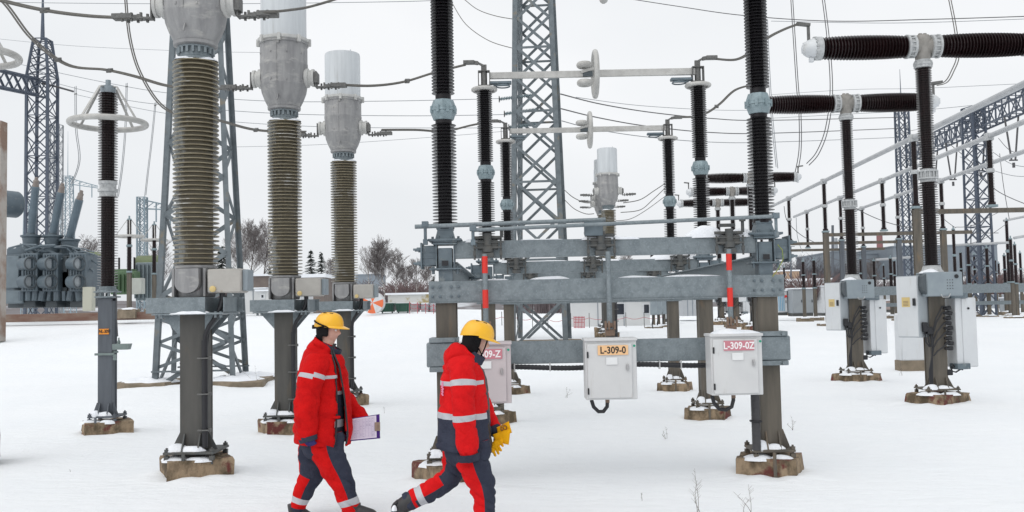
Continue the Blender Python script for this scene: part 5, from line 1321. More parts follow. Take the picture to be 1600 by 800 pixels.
for i, px in enumerate((1019.5, 1027.5, 1036)):
    Y = 45.6+i*2; a = P(px, 480, Y); a.y -= .3; b = MB(); b.box(a, (.30, .3, .72), bev=.02)
    r = thing('yard_cabinet', ('left', 'middle', 'right')[i]+' small grey box on the three close posts behind the third column', 'cabinet', a, 'cabinets in the far yard'); b.build('body', M['cab_blue'], r)
    b = MB(); b.tube([a+V((0, -.1, -.3)), a+V((-.1, -.1, -.8)), a+V((0, -.05, -1.3))], .03, 6); b.build('cable', M['black'], r)
house('far_building', 'low pale building at the horizon between the two breakers', 'building', 1356, 1412, 462, 486, 95, 6, pm('pale_far_wall', (.46, .48, .50), (.40, .42, .44), .4), ((1362, 1366, 470, 475), (1376, 1380, 470, 475), (1390, 1394, 470, 475)), roof_h=.25)
house('far_building', 'low grey building at the horizon right of the large breaker', 'building', 1482, 1600, 462, 484, 100, 6, pm('grey_far_wall', (.34, .37, .40), (.28, .31, .34), .3), ((1500, 1506, 468, 474), (1520, 1526, 468, 474), (1560, 1566, 468, 474)), roof_h=.3)
house('far_building', 'flat pale shed at the horizon behind the grey double door cabinet', 'building', 1206, 1300, 440, 462, 120, 8, pm('pale_shed_wall', (.55, .56, .57), (.48, .49, .5), .3), (), roof_h=.3, seam=5)
house('far_building', 'tan low house seen under the frame beam right of the long white hut', 'building', 1018, 1064, 462, 478, 100, 6, pm('tan_far_wall', (.36, .30, .25), (.30, .26, .22), .4), ((1030, 1034, 467, 472), (1046, 1050, 467, 472)), roof_h=.3)
kiosk(1500, 1516, 470, 489, 70, M['cab_white'], 'small white cabinet under the far grey beam left of the right lattice tower', 1)
kiosk(1574, 1592, 466, 487, 72, kc, 'grey cabinet under the far grey beam near the right edge', 2)
kiosk(1312, 1328, 466, 489, 74, kc, 'grey cabinet half behind the second breaker cabinet', 1)
for k, (px, yt, yb, Y, lab) in enumerate(((1331, 378, 470, 110, 'thin far mast left of the second breaker column'), (1412, 380, 470, 120, 'thin far lamp mast between the breakers'), (1464, 392, 470, 110, 'thin far mast just right of the large breaker'), (1517, 352, 470, 120, 'thin far mast left of the right lattice tower'), (1236, 385, 450, 120, 'thin far mast above the striped cabinet'))):
    a, c = P(px, yt, Y), P(px, yb, Y); b = MB(); b.tube([c, a], [.13, .06], 6); b.box(a+V((.2, 0, 0)), (.5, .1, .08)); tag(b.build('far_mast', M['post_grey']), lab, 'mast', 'thin far masts')
# ------------------------------------------------------------------ conductors
def smooth(pts, k=8):
    out = []; n = len(pts)
    for i in range(n-1):
        p0, p1, p2, p3 = pts[max(i-1, 0)], pts[i], pts[i+1], pts[min(i+2, n-1)]
        for j in range(k):
            t = j/k
            out.append(.5*((2*p1)+(p2-p0)*t+(2*p0-5*p1+4*p2-p3)*t*t+(3*p1-p0-3*p2+p3)*t**3))
    out.append(pts[-1]); return out
def conductor(label, pts, r=.013, twin=0, mat='cable_steel', spacer=(), name='conductor', group=None, n=6):
    w = smooth([P(*q) for q in pts])
    ro = thing(name, label, 'cable', w[0], group)
    if twin:
        for s_ in (-1, 1):
            b = MB(); b.tube([q+V((0, s_*twin*1.2, s_*twin*.45)) for q in w], r, n); b.build('strand', M[mat], ro)
        for t in spacer:
            q = w[int(t*(len(w)-1))]; b = MB(); b.bar(q+V((0, -twin*1.6, -twin*.6)), q+V((0, twin*1.6, twin*.6)), .07, .06); b.build('spacer', M['clamp'], ro)
    else:
        b = MB(); b.tube(w, r, n); b.build('strand', M[mat], ro)
    return ro
g = 'twin conductors between the apparatus'
conductor('twin conductor from the top left corner to the nearest ribbed transformer', [(-60, -18, 11), (0, 0, 11), (70, 16, 11), (140, 25, 11), (206, 28, 11)], .016, .035, spacer=(.5,), group=g)
conductor('twin conductor sagging from the top left corner over the ringed arrester to the middle transformer', [(-30, -30, 15.2), (10, 8, 15.1), (50, 60, 15), (105, 101, 15), (165, 109, 15), (210, 119, 14.9), (262, 134, 14.8), (320, 139, 14.7), (385, 136, 14.6)], .015, .035, spacer=(.35, .52), group=g)
conductor('twin dropper from the top edge curving behind the nearest transformer to the farthest transformer', [(195, -20, 19), (203, 60, 18.9), (222, 120, 18.8), (262, 172, 18.7), (330, 185, 18.7), (400, 203, 18.7), (478, 206, 18.7)], .014, .04, spacer=(.55, .85), group=g)
conductor('twin conductor from the nearest transformer rising out of the top edge', [(408, 20, 11), (450, 16, 10.9), (490, 9, 10.7), (550, -12, 10.5), (640, -60, 10.4)], .014, .035, group=g)
conductor('twin conductor from the middle transformer to the second disconnector', [(525, 132, 14.6), (580, 134, 14.8), (630, 128, 15), (680, 113, 15.2), (728, 101, 15.3)], .015, .035, spacer=(.55,), group=g)
conductor('twin conductor from the farthest transformer to the third disconnector', [(596, 203, 18.7), (650, 203, 19.2), (695, 205, 19.7), (735, 196, 20), (770, 189, 20.2)], .015, .035, group=g)
conductor('twin conductor from the second disconnector up to the large breaker', [(1118, 92, 15.3), (1150, 93, 15.6), (1175, 80, 16), (1200, 59, 16.4), (1225, 46, 16.8), (1246, 38, 17)], .015, .035, group=g)
conductor('twin conductor from the third disconnector up to the second breaker', [(1064, 183, 20.2), (1085, 182, 20.4), (1105, 176, 20.7), (1125, 162, 21), (1150, 140, 21.4), (1184, 131, 21.8)], .015, .035, spacer=(.55,), group=g)
conductor('twin dropper from the top edge to the right end of the second breaker', [(1480, -20, 23), (1492, 40, 22.6), (1497, 85, 22.2), (1488, 112, 22), (1478, 128, 21.9), (1462, 133, 21.85)], .012, .05, spacer=(), group=g)
g = 'thin droppers in front of the sky'
conductor('twin dropper from the top edge curving down to the far breaker', [(1284, -20, 44), (1294, 60, 43), (1299, 140, 42), (1292, 200, 41), (1278, 238, 40), (1262, 257, 40)], .02, .13, 'wire_dark', (.45,), group=g)
conductor('twin dropper from the top edge ending above the gap between the breakers', [(1236, -20, 46), (1241, 60, 45.5), (1246, 135, 45), (1250, 180, 45), (1250, 235, 45), (1243, 275, 45)], .02, .13, 'wire_dark', (.55,), group=g)
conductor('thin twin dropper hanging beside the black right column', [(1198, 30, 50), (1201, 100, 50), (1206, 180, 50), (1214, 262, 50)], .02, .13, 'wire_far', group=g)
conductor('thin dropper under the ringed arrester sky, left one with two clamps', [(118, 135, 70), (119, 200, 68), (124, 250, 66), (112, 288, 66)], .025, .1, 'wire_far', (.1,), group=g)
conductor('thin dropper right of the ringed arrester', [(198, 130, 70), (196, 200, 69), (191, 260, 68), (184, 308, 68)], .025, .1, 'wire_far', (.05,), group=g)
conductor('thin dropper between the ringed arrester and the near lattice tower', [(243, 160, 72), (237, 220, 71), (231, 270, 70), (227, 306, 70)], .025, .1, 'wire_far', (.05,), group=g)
g = 'thin overhead lines crossing the sky'
for i, (pts, r, m, lab) in enumerate((
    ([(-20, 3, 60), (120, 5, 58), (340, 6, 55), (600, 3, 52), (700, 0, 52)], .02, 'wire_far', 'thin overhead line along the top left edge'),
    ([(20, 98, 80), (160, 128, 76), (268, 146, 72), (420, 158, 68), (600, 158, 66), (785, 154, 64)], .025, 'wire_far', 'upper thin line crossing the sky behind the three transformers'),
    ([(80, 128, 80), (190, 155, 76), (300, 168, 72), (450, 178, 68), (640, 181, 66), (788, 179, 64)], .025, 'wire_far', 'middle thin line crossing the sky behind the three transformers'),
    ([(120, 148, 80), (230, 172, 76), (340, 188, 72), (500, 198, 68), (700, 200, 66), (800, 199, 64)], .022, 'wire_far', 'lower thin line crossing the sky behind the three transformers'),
    ([(706, 4, 40), (728, 38, 39), (765, 64, 38), (808, 77, 37)], .016, 'cable_steel', 'lower thin cable swinging from the black column to the tall lattice tower'),
    ([(720, -6, 40), (745, 14, 39), (775, 25, 38), (810, 31, 37)], .016, 'cable_steel', 'upper thin cable swinging from the black column to the tall lattice tower'),
    ([(876, 147, 40), (940, 163, 46), (1020, 176, 52), (1110, 185, 58), (1200, 188, 64), (1420, 183, 80)], .03, 'wire_dark', 'line leaving the tall lattice tower to the right, uppermost of three'),
    ([(877, 170, 40), (935, 184, 46), (1010, 197, 52), (1110, 207, 58), (1210, 208, 64), (1420, 200, 80)], .03, 'wire_dark', 'line leaving the tall lattice tower to the right, middle of three'),
    ([(878, 189, 40), (930, 202, 46), (1010, 214, 52), (1110, 222, 58), (1210, 222, 64), (1420, 214, 80)], .022, 'wire_far', 'line leaving the tall lattice tower to the right, lowest of three'),
    ([(970, -4, 60), (1060, 10, 56), (1160, 24, 52), (1300, 33, 50), (1460, 30, 48), (1620, 25, 46)], .024, 'wire_dark', 'long thin line dipping along the top edge at right'),
    ([(1205, 33, 55), (1400, 36, 52), (1620, 29, 48)], .018, 'wire_far', 'fainter thin line just under another along the top edge at right'),
    ([(1200, 185, 75), (1330, 178, 72), (1440, 172, 70), (1535, 163, 68), (1600, 156, 66)], .02, 'wire_far', 'thin faint line between the second breaker and the right edge'),
    ([(882, 297, 38), (895, 308, 36.5), (912, 316, 34), (924, 317, 33)], .016, 'cable_steel', 'upper short sagging wire into the largest far transformer from the left'),
    ([(882, 312, 40), (897, 326, 39), (915, 334, 38), (928, 334, 37)], .016, 'cable_steel', 'lower short sagging wire into the second far transformer from the left'),
    ([(974, 317, 33), (1000, 312, 33.6), (1022, 298, 34.4), (1040, 286, 35)], .016, 'cable_steel', 'upper wire from the largest far transformer rising right'),
    ([(970, 332, 37), (1000, 328, 37.5), (1020, 312, 38), (1041, 292, 39)], .016, 'cable_steel', 'middle wire from the far transformers rising right'),
    ([(962, 345, 40), (985, 342, 40), (1010, 328, 41), (1040, 306, 42)], .014, 'cable_steel', 'lower wire from the far transformers rising right'),
    ([(1480, 222, 66), (1520, 256, 62), (1555, 296, 58), (1610, 322, 54)], .024, 'wire_dark', 'slack cable crossing the right lattice tower down to the right edge'),
    ([(1225, 322, 50), (1230, 345, 50), (1250, 366, 50), (1275, 380, 50)], .018, 'wire_dark', 'thin slack wire under the bus tubes right of the black column'),
    ([(1244, 340, 52), (1246, 370, 52), (1254, 395, 52)], .016, 'wire_far', 'thin hanging wire under the middle bus tube'),
    ([(1317, 268, 48), (1322, 300, 48), (1332, 322, 48), (1395, 350, 50), (1480, 363, 54), (1560, 364, 56)], .02, 'wire_dark', 'long slack wire from the bus tube behind the breakers to the far yard'),
    ([(1562, 240, 62), (1568, 290, 60), (1577, 342, 60)], .02, 'wire_dark', 'thin dropper from the lattice beam to the tall thin insulator at right'),
    ([(1420, 205, 78), (1470, 193, 74), (1535, 165, 66), (1610, 150, 60)], .02, 'wire_far', 'faint line over the top of the right lattice tower'),
    ([(1560, 216, 64), (1580, 236, 60), (1612, 240, 56)], .02, 'wire_dark', 'upper slack wire at the right edge under the lattice beam'),
    ([(1552, 238, 64), (1580, 256, 60), (1612, 262, 56)], .02, 'wire_far', 'lower slack wire at the right edge under the lattice beam'),
    ([(1500, 245, 68), (1540, 262, 64), (1580, 274, 60), (1612, 276, 57)], .018, 'wire_far', 'faint slack wire between the bus tubes at the right edge'),
    ([(1493, 355, 52), (1520, 352, 52.5), (1560, 332, 55), (1577, 330, 58)], .016, 'wire_dark', 'slack wire between two far insulator tops right of the large breaker'),
    ([(1515, 381, 58), (1540, 372, 57), (1575, 348, 58)], .016, 'wire_dark', 'slanting wire from the third far insulator up to the tall thin one'),
    ([(1463, 330, 50), (1478, 345, 51), (1493, 356, 52)], .016, 'wire_dark', 'short wire from the large breaker column to the tallest far insulator'),
    ([(1290, 400, 66), (1320, 408, 64), (1367, 404, 62)], .016, 'wire_dark', 'low slack wire left of the far beam insulators'),
    ([(1205, 148, 90), (1330, 140, 84), (1440, 138, 78), (1612, 130, 70)], .02, 'wire_far', 'faint line just under the arms of the second breaker'),
    ([(900, 152, 60), (1000, 165, 70), (1120, 172, 80), (1200, 172, 88)], .022, 'wire_far', 'faint line over the upper blade bar falling to the right'),
    ([(345, 230, 80), (500, 226, 76), (680, 214, 72), (790, 205, 68)], .018, 'wire_far', 'faint lowest line behind the farthest transformer'),
    ([(-10, 60, 90), (120, 72, 86), (300, 80, 82), (410, 82, 80)], .018, 'wire_far', 'faint line at far left over the dark tower'),
    ([(115, 143, 66), (90, 136, 66), (66, 130, 66)], .07, 'wire_dark', 'dark strain insulator string pointing right from the dark tower'),
    )):
    conductor(lab, pts, r, 0, m, name='overhead_line' if 'line' in lab else 'conductor', group=g, n=5)
# strain insulators at the tall lattice tower
for i, (x1, y1, x2, y2, lab) in enumerate(((780, 155, 836, 148, 'upper of the three thin strain insulators left inside the tall lattice tower'), (788, 178, 838, 171, 'middle of the three thin strain insulators left inside the tall lattice tower'), (795, 199, 838, 194, 'lowest of the three thin strain insulators left inside the tall lattice tower'))):
    a, c = P(x1, y1, 36.5), P(x2, y2, 36.2); d = c-a; L = d.length; b = MB()
    b.lathe(sheds(.035, .075, 0, L, 22, .3, .2), 10, Matrix.Translation(a) @ d.to_track_quat('Z', 'Y').to_matrix().to_4x4()); r = thing('strain_insulator', lab, 'insulator', a, 'strain insulators on the tall lattice tower'); b.build('insulator', M['coupling'], r)
    b = MB(); b.torus(a, .11, .02, 'X', 16, 6); b.build('arcing_ring', M['clamp'], r)
# ------------------------------------------------------------------ people
def fabric(name, c1, c2, rough=.8):
    m = pm(name, c1, c2, 7, rough, bmp=.7, bscale=9, bdist=.045)
    m.node_tree.nodes['Principled BSDF'].inputs['Specular IOR Level'].default_value = .12
    return m
RED = fabric('red_workwear', (.60, .0075, .0075), (.48, .005, .006)); RED2 = fabric('bright_red_workwear', (.66, .010, .012), (.54, .007, .009))
NAVY = fabric('navy_workwear', (.042, .048, .072), (.030, .034, .054)); BAND = pm('reflective_band', (.47, .48, .51), (.40, .41, .44), 12, .5)
BLK = fabric('black_knit', (.012, .012, .013), (.008, .008, .009)); YEL = pm('helmet_yellow', (.84, .44, .004), (.78, .40, .004), 3, .32, coat=.3)
SKIN = pm('skin', (.60, .37, .29), (.53, .30, .235), 14, .55); SKIN.node_tree.nodes['Principled BSDF'].inputs['Subsurface Weight'].default_value = .05
LIP = pm('lip_shade', (.36, .16, .135)); EYEM = pm('eye', (.02, .015, .012), None, 1, .2); PURP = fabric('purple_glove', (.055, .045, .17), (.04, .034, .12)); GLV = fabric('yellow_glove', (.80, .40, .008), (.70, .33, .006))
BOOT = pm('boot_leather', (.022, .022, .024), (.035, .034, .036), 9, .5, bmp=.2)
PANT_SNOW = M['snow_cap']

def catm(rows, k):
    n = len(rows); out = []
    for i in range(n-1):
        q = [rows[max(i-1, 0)], rows[i], rows[i+1], rows[min(i+2, n-1)]]
        for j in range(k):
            t = j/k
            out.append([.5*(2*b+(c-a)*t+(2*a-5*b+4*c-d)*t*t+(3*b-a-3*c+d)*t**3) for a, b, c, d in zip(*q)])
    out.append(list(rows[-1])); return out

class Fig:
    """a figure standing on the plane y = D; rows are (photo x, photo y, depth offset, half width px, lateral half width m)"""
    def __init__(s, D, root): s.D, s.root = D, root; s.mpp = D/FPX
    def pt(s, x, y, dy=0): return P(x, y, s.D+dy)
    def loft(s, mb, rows, matfn=None, n=28, k=5, wr=.010, fr=7, seed=0, skip=None, sq=1.0, cap0=True, cap1=True, grow=0.0, fold=0):
        R = catm(rows, k); m = len(R); C = [s.pt(r[0], r[1], r[2]) for r in R]
        up = -1 if C[-1].z-C[0].z > abs(C[-1].x-C[0].x) else 1
        base = len(mb.v); vs = []
        for i in range(m):
            t = (C[min(i+1, m-1)]-C[max(i-1, 0)]).normalized()
            L = V((0, -1, 0)); L = (L-t*L.dot(t)).normalized(); Fv = L.cross(t)*up
            rf, rl = R[i][3]*s.mpp+grow, R[i][4]+grow
            for j in range(n):
                a = 2*pi*j/n
                ca, sa = cos(a), sin(a)
                if sq != 1: ca = math.copysign(abs(ca)**sq, ca); sa = math.copysign(abs(sa)**sq, sa)
                d = L*ca*rl+Fv*sa*rf; q = C[i]+d
                w = wr*(noise.noise(q*fr+V((seed, 0, 0)))+.6*noise.noise(V((q.x*4, q.y*4, q.z*16+seed))))
                if fold: w -= fold*1.6*(1-abs(noise.noise(V((q.x*4.5+seed, q.y*4.5, q.z*8+q.x*5)))))**9
                if fold: w += fold*max(0, sin(i/m*pi*9+2.2*noise.noise(q*4+V((seed, 3, 0)))))*(.5+.5*sin(a*1+seed))
                vs.append(q+d.normalized()*w)
        mb.v += vs
        for i in range(m-1):
            for j in range(n):
                l = (j+1) % n; am = 2*pi*(j+.5)/n; t = (i+.5)/(m-1)
                if skip and skip(t, math.degrees(am), R[i]): continue
                mb.f.append([base+i*n+j, base+i*n+l, base+(i+1)*n+l, base+(i+1)*n+j])
                mb.m.append(matfn(t, math.degrees(am), R[i]) if matfn else 0)
        if cap0: mb.f.append([base+j for j in range(n-1, -1, -1)]); mb.m.append(mb.m[-1])
        if cap1: mb.f.append([base+(m-1)*n+j for j in range(n)]); mb.m.append(mb.m[-2])
    def chain(s, mb, pts, n=10):          # capsule chain: list of (Vector, radius)
        C = [p for p, r in pts]; Rr = [r for p, r in pts]
        d0 = (C[0]-C[1]).normalized()*Rr[0]*.8; d1 = (C[-1]-C[-2]).normalized()*Rr[-1]*.8
        mb.tube([C[0]+d0]+C+[C[-1]+d1], [Rr[0]*.35]+Rr+[Rr[-1]*.35], n)
    def hand(s, mb, wrist, fwd, palm_n, size=1.0, curl=1.0, grow=0.0, right=True):
        """palm plus five separate curled fingers; fwd = wrist to knuckles, palm_n = way the palm faces"""
        f = fwd.normalized(); pn = (palm_n-f*palm_n.dot(f)).normalized(); sd = f.cross(pn)*(1 if right else -1)
        kn = []
        s.chain(mb, [(wrist-f*.03, .026+grow), (wrist, .027+grow), (wrist+f*.03, .030+grow)])
        for k, (o, L) in enumerate(((-.032, .066), (-.011, .078), (.011, .074), (.031, .058))):
            b0 = wrist+f*.088*size+sd*o*size
            s.chain(mb, [(wrist+f*.015*size+sd*o*.55*size, .017+grow), (b0, .0125*size+grow)])
            q = b0; ang = 0; pts = [(q, .0105*size+grow)]
            for seg in range(3):
                ang += curl*(.55, .75, .6)[seg]
                d = f*cos(ang)+pn*sin(ang); q = q+d*L*size*(.45, .32, .25)[seg]; pts.append((q, (.0098, .009, .008)[seg]*size+grow))
            s.chain(mb, pts)
        t0 = wrist+f*.03*size-sd*.03*size; t1 = t0+f*.03*size-sd*.022*size+pn*.012; t2 = t1+f*.030*size-sd*.004+pn*.016; t3 = t2+f*.02*size+pn*.012+sd*.006
        s.chain(mb, [(t0, .0145*size+grow), (t1, .0125*size+grow), (t2, .011*size+grow), (t3, .0095*size+grow)])
    def head(s, mb, c, pitch=0.0, yaw=0.0, sc=1.0):
        """face towards +x; returns the head matrix"""
        Mh = Matrix.Translation(c) @ Matrix.Rotation(yaw, 4, 'Z') @ Matrix.Rotation(pitch, 4, 'Y') @ Matrix.Scale(sc, 4)
        n, m = 44, 36; base = len(mb.v)
        def g(x, c_, w): return math.exp(-((x-c_)/w)**2)
        for i in range(m+1):
            ph = pi*i/m; z = -cos(ph)*.122
            for j in range(n):
                a = 2*pi*j/n; sx, sy = cos(a), sin(a)
                r = sin(ph)**.82
                rx = .098*r if sx < 0 else .092*r; ry = .076*r
                if z < -.03: k = (z+.03)/-.092; rx *= (1-.10*k) if sx > 0 else (1-.42*k); ry *= 1-.22*k
                x, y = rx*sx, ry*sy
                fr = max(0, sx)**6
                ab = abs(y)
                x += .026*g(z, -.028, .016)*g(y, 0, .013)*(sx > 0)+.013*g(z, -.008, .022)*g(y, 0, .009)*(sx > 0)   # nose
                x += .007*g(z, .024, .012)*fr                                # brow
                x -= .010*g(z, .004, .012)*g(ab, .030, .014)*(sx > 0)         # eye sockets
                x += .006*g(z, -.060, .007)*g(y, 0, .020)*(sx > 0)+.005*g(z, -.073, .006)*g(y, 0, .018)*(sx > 0)-.004*g(z, -.0665, .003)*g(y, 0, .022)*(sx > 0)
                x += .010*g(z, -.098, .014)*g(y, 0, .022)*(sx > 0)            # chin
                yy = y+math.copysign(.014*g(x, -.012, .016)*g(z, -.015, .030), y) if ab > .02 else y
                mb.v.append(Mh @ V((x, yy, z)))
        for i in range(m):
            for j in range(n):
                l = (j+1) % n; mb.f.append([base+i*n+j, base+i*n+l, base+(i+1)*n+l, base+(i+1)*n+j]); mb.m.append(0)
        return Mh

def remeshed(mb, name, mats, parent, voxel, post=None, smooth_it=2):
    o = mb.build(name+'_raw', SKIN); 
    for fct in (('REMESH', dict(mode='VOXEL', voxel_size=voxel, use_smooth_shade=True)), ('SMOOTH', dict(factor=.5, iterations=smooth_it))):
        md = o.modifiers.new(fct[0], fct[0])
        for k, v in fct[1].items(): setattr(md, k, v)
    dg = bpy.context.evaluated_depsgraph_get(); dg.update()
    me = bpy.data.meshes.new_from_object(o.evaluated_get(dg)); bpy.data.objects.remove(o)
    me.name = name; me.materials.clear()
    for m in mats: me.materials.append(m)
    if post:
        for p in me.polygons: p.material_index = post(p.center)
    me.polygons.foreach_set('use_smooth', [True]*len(me.polygons))
    if parent is not None:
        off = V((0, 0, 0)); q = parent
        while q is not None: off = off+V(q.location); q = q.parent
        me.transform(Matrix.Translation(-off))
    ob = bpy.data.objects.new(name, me); COL.objects.link(ob); ob.parent = parent
    return ob
def helmet(root, Mh, sc=1.0, strap='side'):
    def sh(nm, f_, mat, par): 
        b = MB(); f_(b); b.v = [Mh @ (v*sc) for v in b.v]; return b.build(nm, mat, par, sharp=60)
    def dome(b, grow=0.0):
        n, m = 40, 16; vs = []; fs = []
        for i in range(m+1):
            t = i/m*pi/2
            for j in range(n):
                a = 2*pi*j/n; x, y = cos(a), sin(a)
                rx, ry = (.134 if x < 0 else .128), .108
                z = .036+.112*sin(t)**.95-(.030*(max(0, -x))**1.5)*(1-sin(t))
                k = cos(t)**.62
                rd_ = 1+.040*math.exp(-(y/.13)**2)*sin(t)
                vs.append(V((x*rx*k, y*ry*k, z*rd_+.010*math.exp(-((abs(y)-.38)/.09)**2)*sin(t)*(1 if i < m else 0)))*(1+grow))
            if i:
                for j in range(n): l = (j+1) % n; fs.append(((i-1)*n+j, (i-1)*n+l, i*n+l, i*n+j))
        b.add(vs, fs)
    hm = sh('helmet', dome, YEL, root)
    def rim(b):
        n = 40; P0 = []
        for j in range(n+1):
            a = -pi/2*.98+pi*.98*j/n; e = max(0, cos(a))**1.6*.050
            x, y = cos(a)*.128, sin(a)*.108
            zt = .036
            P0.append((V((x, y, zt+.004)), V((x+cos(a)*(.008+e), y+sin(a)*.006, zt-.004-.012*max(0, cos(a))))))
        vs = []; 
        for (p_, q_) in P0: vs += [p_, q_, q_-V((0, 0, .006)), p_-V((0, 0, .010))]
        fs = []
        for j in range(n):
            for k in range(4): l = (k+1) % 4; fs.append((4*j+k, 4*j+l, 4*j+4+l, 4*j+4+k))
        b.add(vs, fs)
    sh('brim', rim, YEL, hm)
    def vents(b):
        for y in (-.035, .0, .035):
            b.box((-.03, y, .148), (.03, .008, .006), None, .002); b.box((.03, y, .146), (.03, .008, .006), None, .002)
    sh('vent_slot', vents, BLK, hm)
    def st(b):
        if strap == 'side':
            b.tube([(-.128, -.02, .075), (-.10, -.085, .070), (-.05, -.108, .052), (.01, -.113, .034), (.05, -.10, .020)], [.007]*5, 6)
            b.box((-.132, -.02, .02), (.02, .05, .035), None, .006); b.tube([(-.135, -.02, .02), (-.10, -.095, .016), (-.04, -.112, .016)], .009, 6)
        else:
            b.tube([(.075, -.083, .03), (.072, -.078, -.03), (.065, -.062, -.085), (.06, -.03, -.122), (.06, 0, -.127)], .006, 6); b.tube([(-.05, -.10, .02), (.02, -.084, -.05), (.06, -.06, -.095)], .005, 6)
    sh('strap', st, BLK, hm)
    return hm
def balaclava(root, Mh, front):
    b = MB(); n, m = 40, 22; vs = []; fs = []
    for i in range(m+1):
        z = .10-.215*i/m
        for j in range(n):
            a = 2*pi*j/n; x, y = cos(a), sin(a)
            r = (max(.02, 1-((z-.0)/.15)**2))**.5
            k = 1.0 if z > -.06 else 1+(-.06-z)*1.2
            vs.append(V((x*(.112 if x < 0 else .101)*r*k-(.012 if z < -.05 else 0), y*.089*r*k, z)))
    for i in range(m):
        z = .10-.215*(i+.5)/m
        for j in range(n):
            a = math.degrees(2*pi*(j+.5)/n); a = a if a < 180 else a-360
            if front(z, abs(a)): continue
            l = (j+1) % n; fs.append((i*n+j, i*n+l, (i+1)*n+l, (i+1)*n+j))
    b.v = [Mh @ v for v in vs]; b.f = [list(f) for f in fs]; b.m = [0]*len(fs)
    o = b.build('knit_cap', BLK, root, sharp=80)
    md = o.modifiers.new('solid', 'SOLIDIFY'); md.thickness = .006; md.offset = 1
    return o
def eyes(root, Mh):
    for y in (-.031, .031):
        b = MB(); b.lathe([(.0115*sin(pi*i/8)+.0002, -.0115*cos(pi*i/8)) for i in range(9)], 12); b.v = [Mh @ (v+V((.079, y, .004))) for v in b.v]; e = b.build('eye', M['white_label'], root)
        b = MB(); b.lathe([(.006*sin(pi*i/6)+.0002, -.006*cos(pi*i/6)) for i in range(7)], 10); b.v = [Mh @ (v+V((.0865, y, .004))) for v in b.v]; b.build('iris', EYEM, e)

# ---- worker with the clipboard
DA = 8.7
pa = P(505, 805, DA); pa.z = 0
A_ = Fig(DA, None)
torso = [(503, 700, 0, 36, .185), (503, 660, 0, 36, .19), (503, 610, 0, 37, .20), (503, 578, 0, 34, .205), (503, 556, 0, 27, .18), (506, 545, 0, 17, .10), (510, 535, 0, 14, .07)]
armN = [(497, 560, -.17, 19, .095), (489, 584, -.24, 19.5, .092), (482, 612, -.265, 19, .09), (478.5, 640, -.275, 18.5, .088), (478.5, 665, -.27, 17.5, .082), (481, 684, -.26, 16, .075)]
armF = [(506, 560, .17, 16, .09), (519, 590, .24, 16, .09), (533, 616, .25, 15.5, .085), (549, 636, .22, 14, .08), (561, 650, .17, 13, .07), (570, 660, .13, 11, .06)]
legN = [(507, 678, -.09, 30, .125), (510, 700, -.095, 28, .125), (518, 722, -.10, 23.5, .115), (530, 745, -.105, 19.5, .10), (540, 768, -.10, 16.5, .09), (546, 786, -.10, 15.5, .085), (549, 800, -.10, 14, .075)]
legF = [(497, 678, .09, 27, .125), (489, 704, .095, 24, .12), (488, 725, .10, 21, .112), (486, 742, .105, 19, .105), (477, 760, .105, 16.5, .095), (470, 778, .105, 14.5, .085), (465, 797, .105, 12.5, .075)]
def thin(rows, k): return [(r[0], r[1], r[2], r[3]*k, r[4]*k) for r in rows]
b = MB()
A_.loft(b, thin(torso, .86), wr=0); 
for q in (armN, armF): A_.loft(b, thin(q, .62), wr=0, n=14)
for q in (legN, legF): A_.loft(b, thin(q, .72), wr=0, n=16)
A_.loft(b, [(509, 548, 0, 12, .06), (512, 530, 0, 11.5, .056), (514, 520, 0, 11, .055)], wr=0, n=16)
hc = A_.pt(514, 515.5)
MhA = A_.head(b, hc, radians(4), radians(-12))
wA = A_.pt(481.5, 676, -.262); A_.hand(b, wA, V((.25, -.05, -1)), V((.2, 1, .1)), .95, 1.15)
wF = A_.pt(571, 660, .135); A_.hand(b, wF, V((.55, -.12, -.55)), V((-.2, -1, 0)), .95, .35, right=False)
zl = (MhA @ V((.1, 0, -.066)))
body = remeshed(b, 'person', [SKIN, LIP], None, .0052, lambda c: 1 if (c-zl).length < .019 else 0)
pA = body; pA.data.transform(Matrix.Translation(-pa)); pA.location = pa
tag(pA, 'walking worker with open red jacket, yellow helmet and purple edged clipboard', 'person', 'workers walking in the snow')
helmet(pA, MhA, 1.04, 'side'); balaclava(pA, MhA, lambda z, a: z < .028 and a < (74 if z > -.06 else 96)); eyes(pA, MhA)
def jm(t, a, r): 
    return 0
# inner overall, seen in the open front
b = MB(); A_.loft(b, thin(torso, .93), lambda t, a, r: (2 if (603 < 0 or 612 < r[1] < 621) or 655 < r[1] < 668 else 1 if r[1] > 617 else 0), wr=.006, k=8); ov = b.build('overall', [RED, NAVY, BAND], pA, sharp=70)
jk = [(504, 692, 0, 42, .232), (505, 676, 0, 44, .236), (505, 652, 0, 43, .232), (505, 622, 0, 41, .226), (504, 592, 0, 38, .226), (504, 572, 0, 34.5, .215), (503, 558, 0, 29, .185), (503.5, 550, 0, 24, .14), (506.5, 543, 0, 20.5, .110), (510, 537, 0, 19.5, .098)]
def opn(t, a, r):
    w = 5+max(0, (r[1]-545))*.105
    return 50-w*.8 < a < 50+w*.8
b = MB(); A_.loft(b, jk, lambda t, a, r: (1 if (586 < r[1] < 592 and 8 < a < 50) else 1 if 588 < r[1] < 596 and 110 < a < 330 else 0), n=64, k=9, wr=.010, fr=8, seed=2, skip=opn, cap0=False, cap1=False, fold=.010)
j = b.build('jacket', [RED, BAND, M['black']], pA, sharp=75); md = j.modifiers.new('solid', 'SOLIDIFY'); md.thickness = .016; md.offset = 0
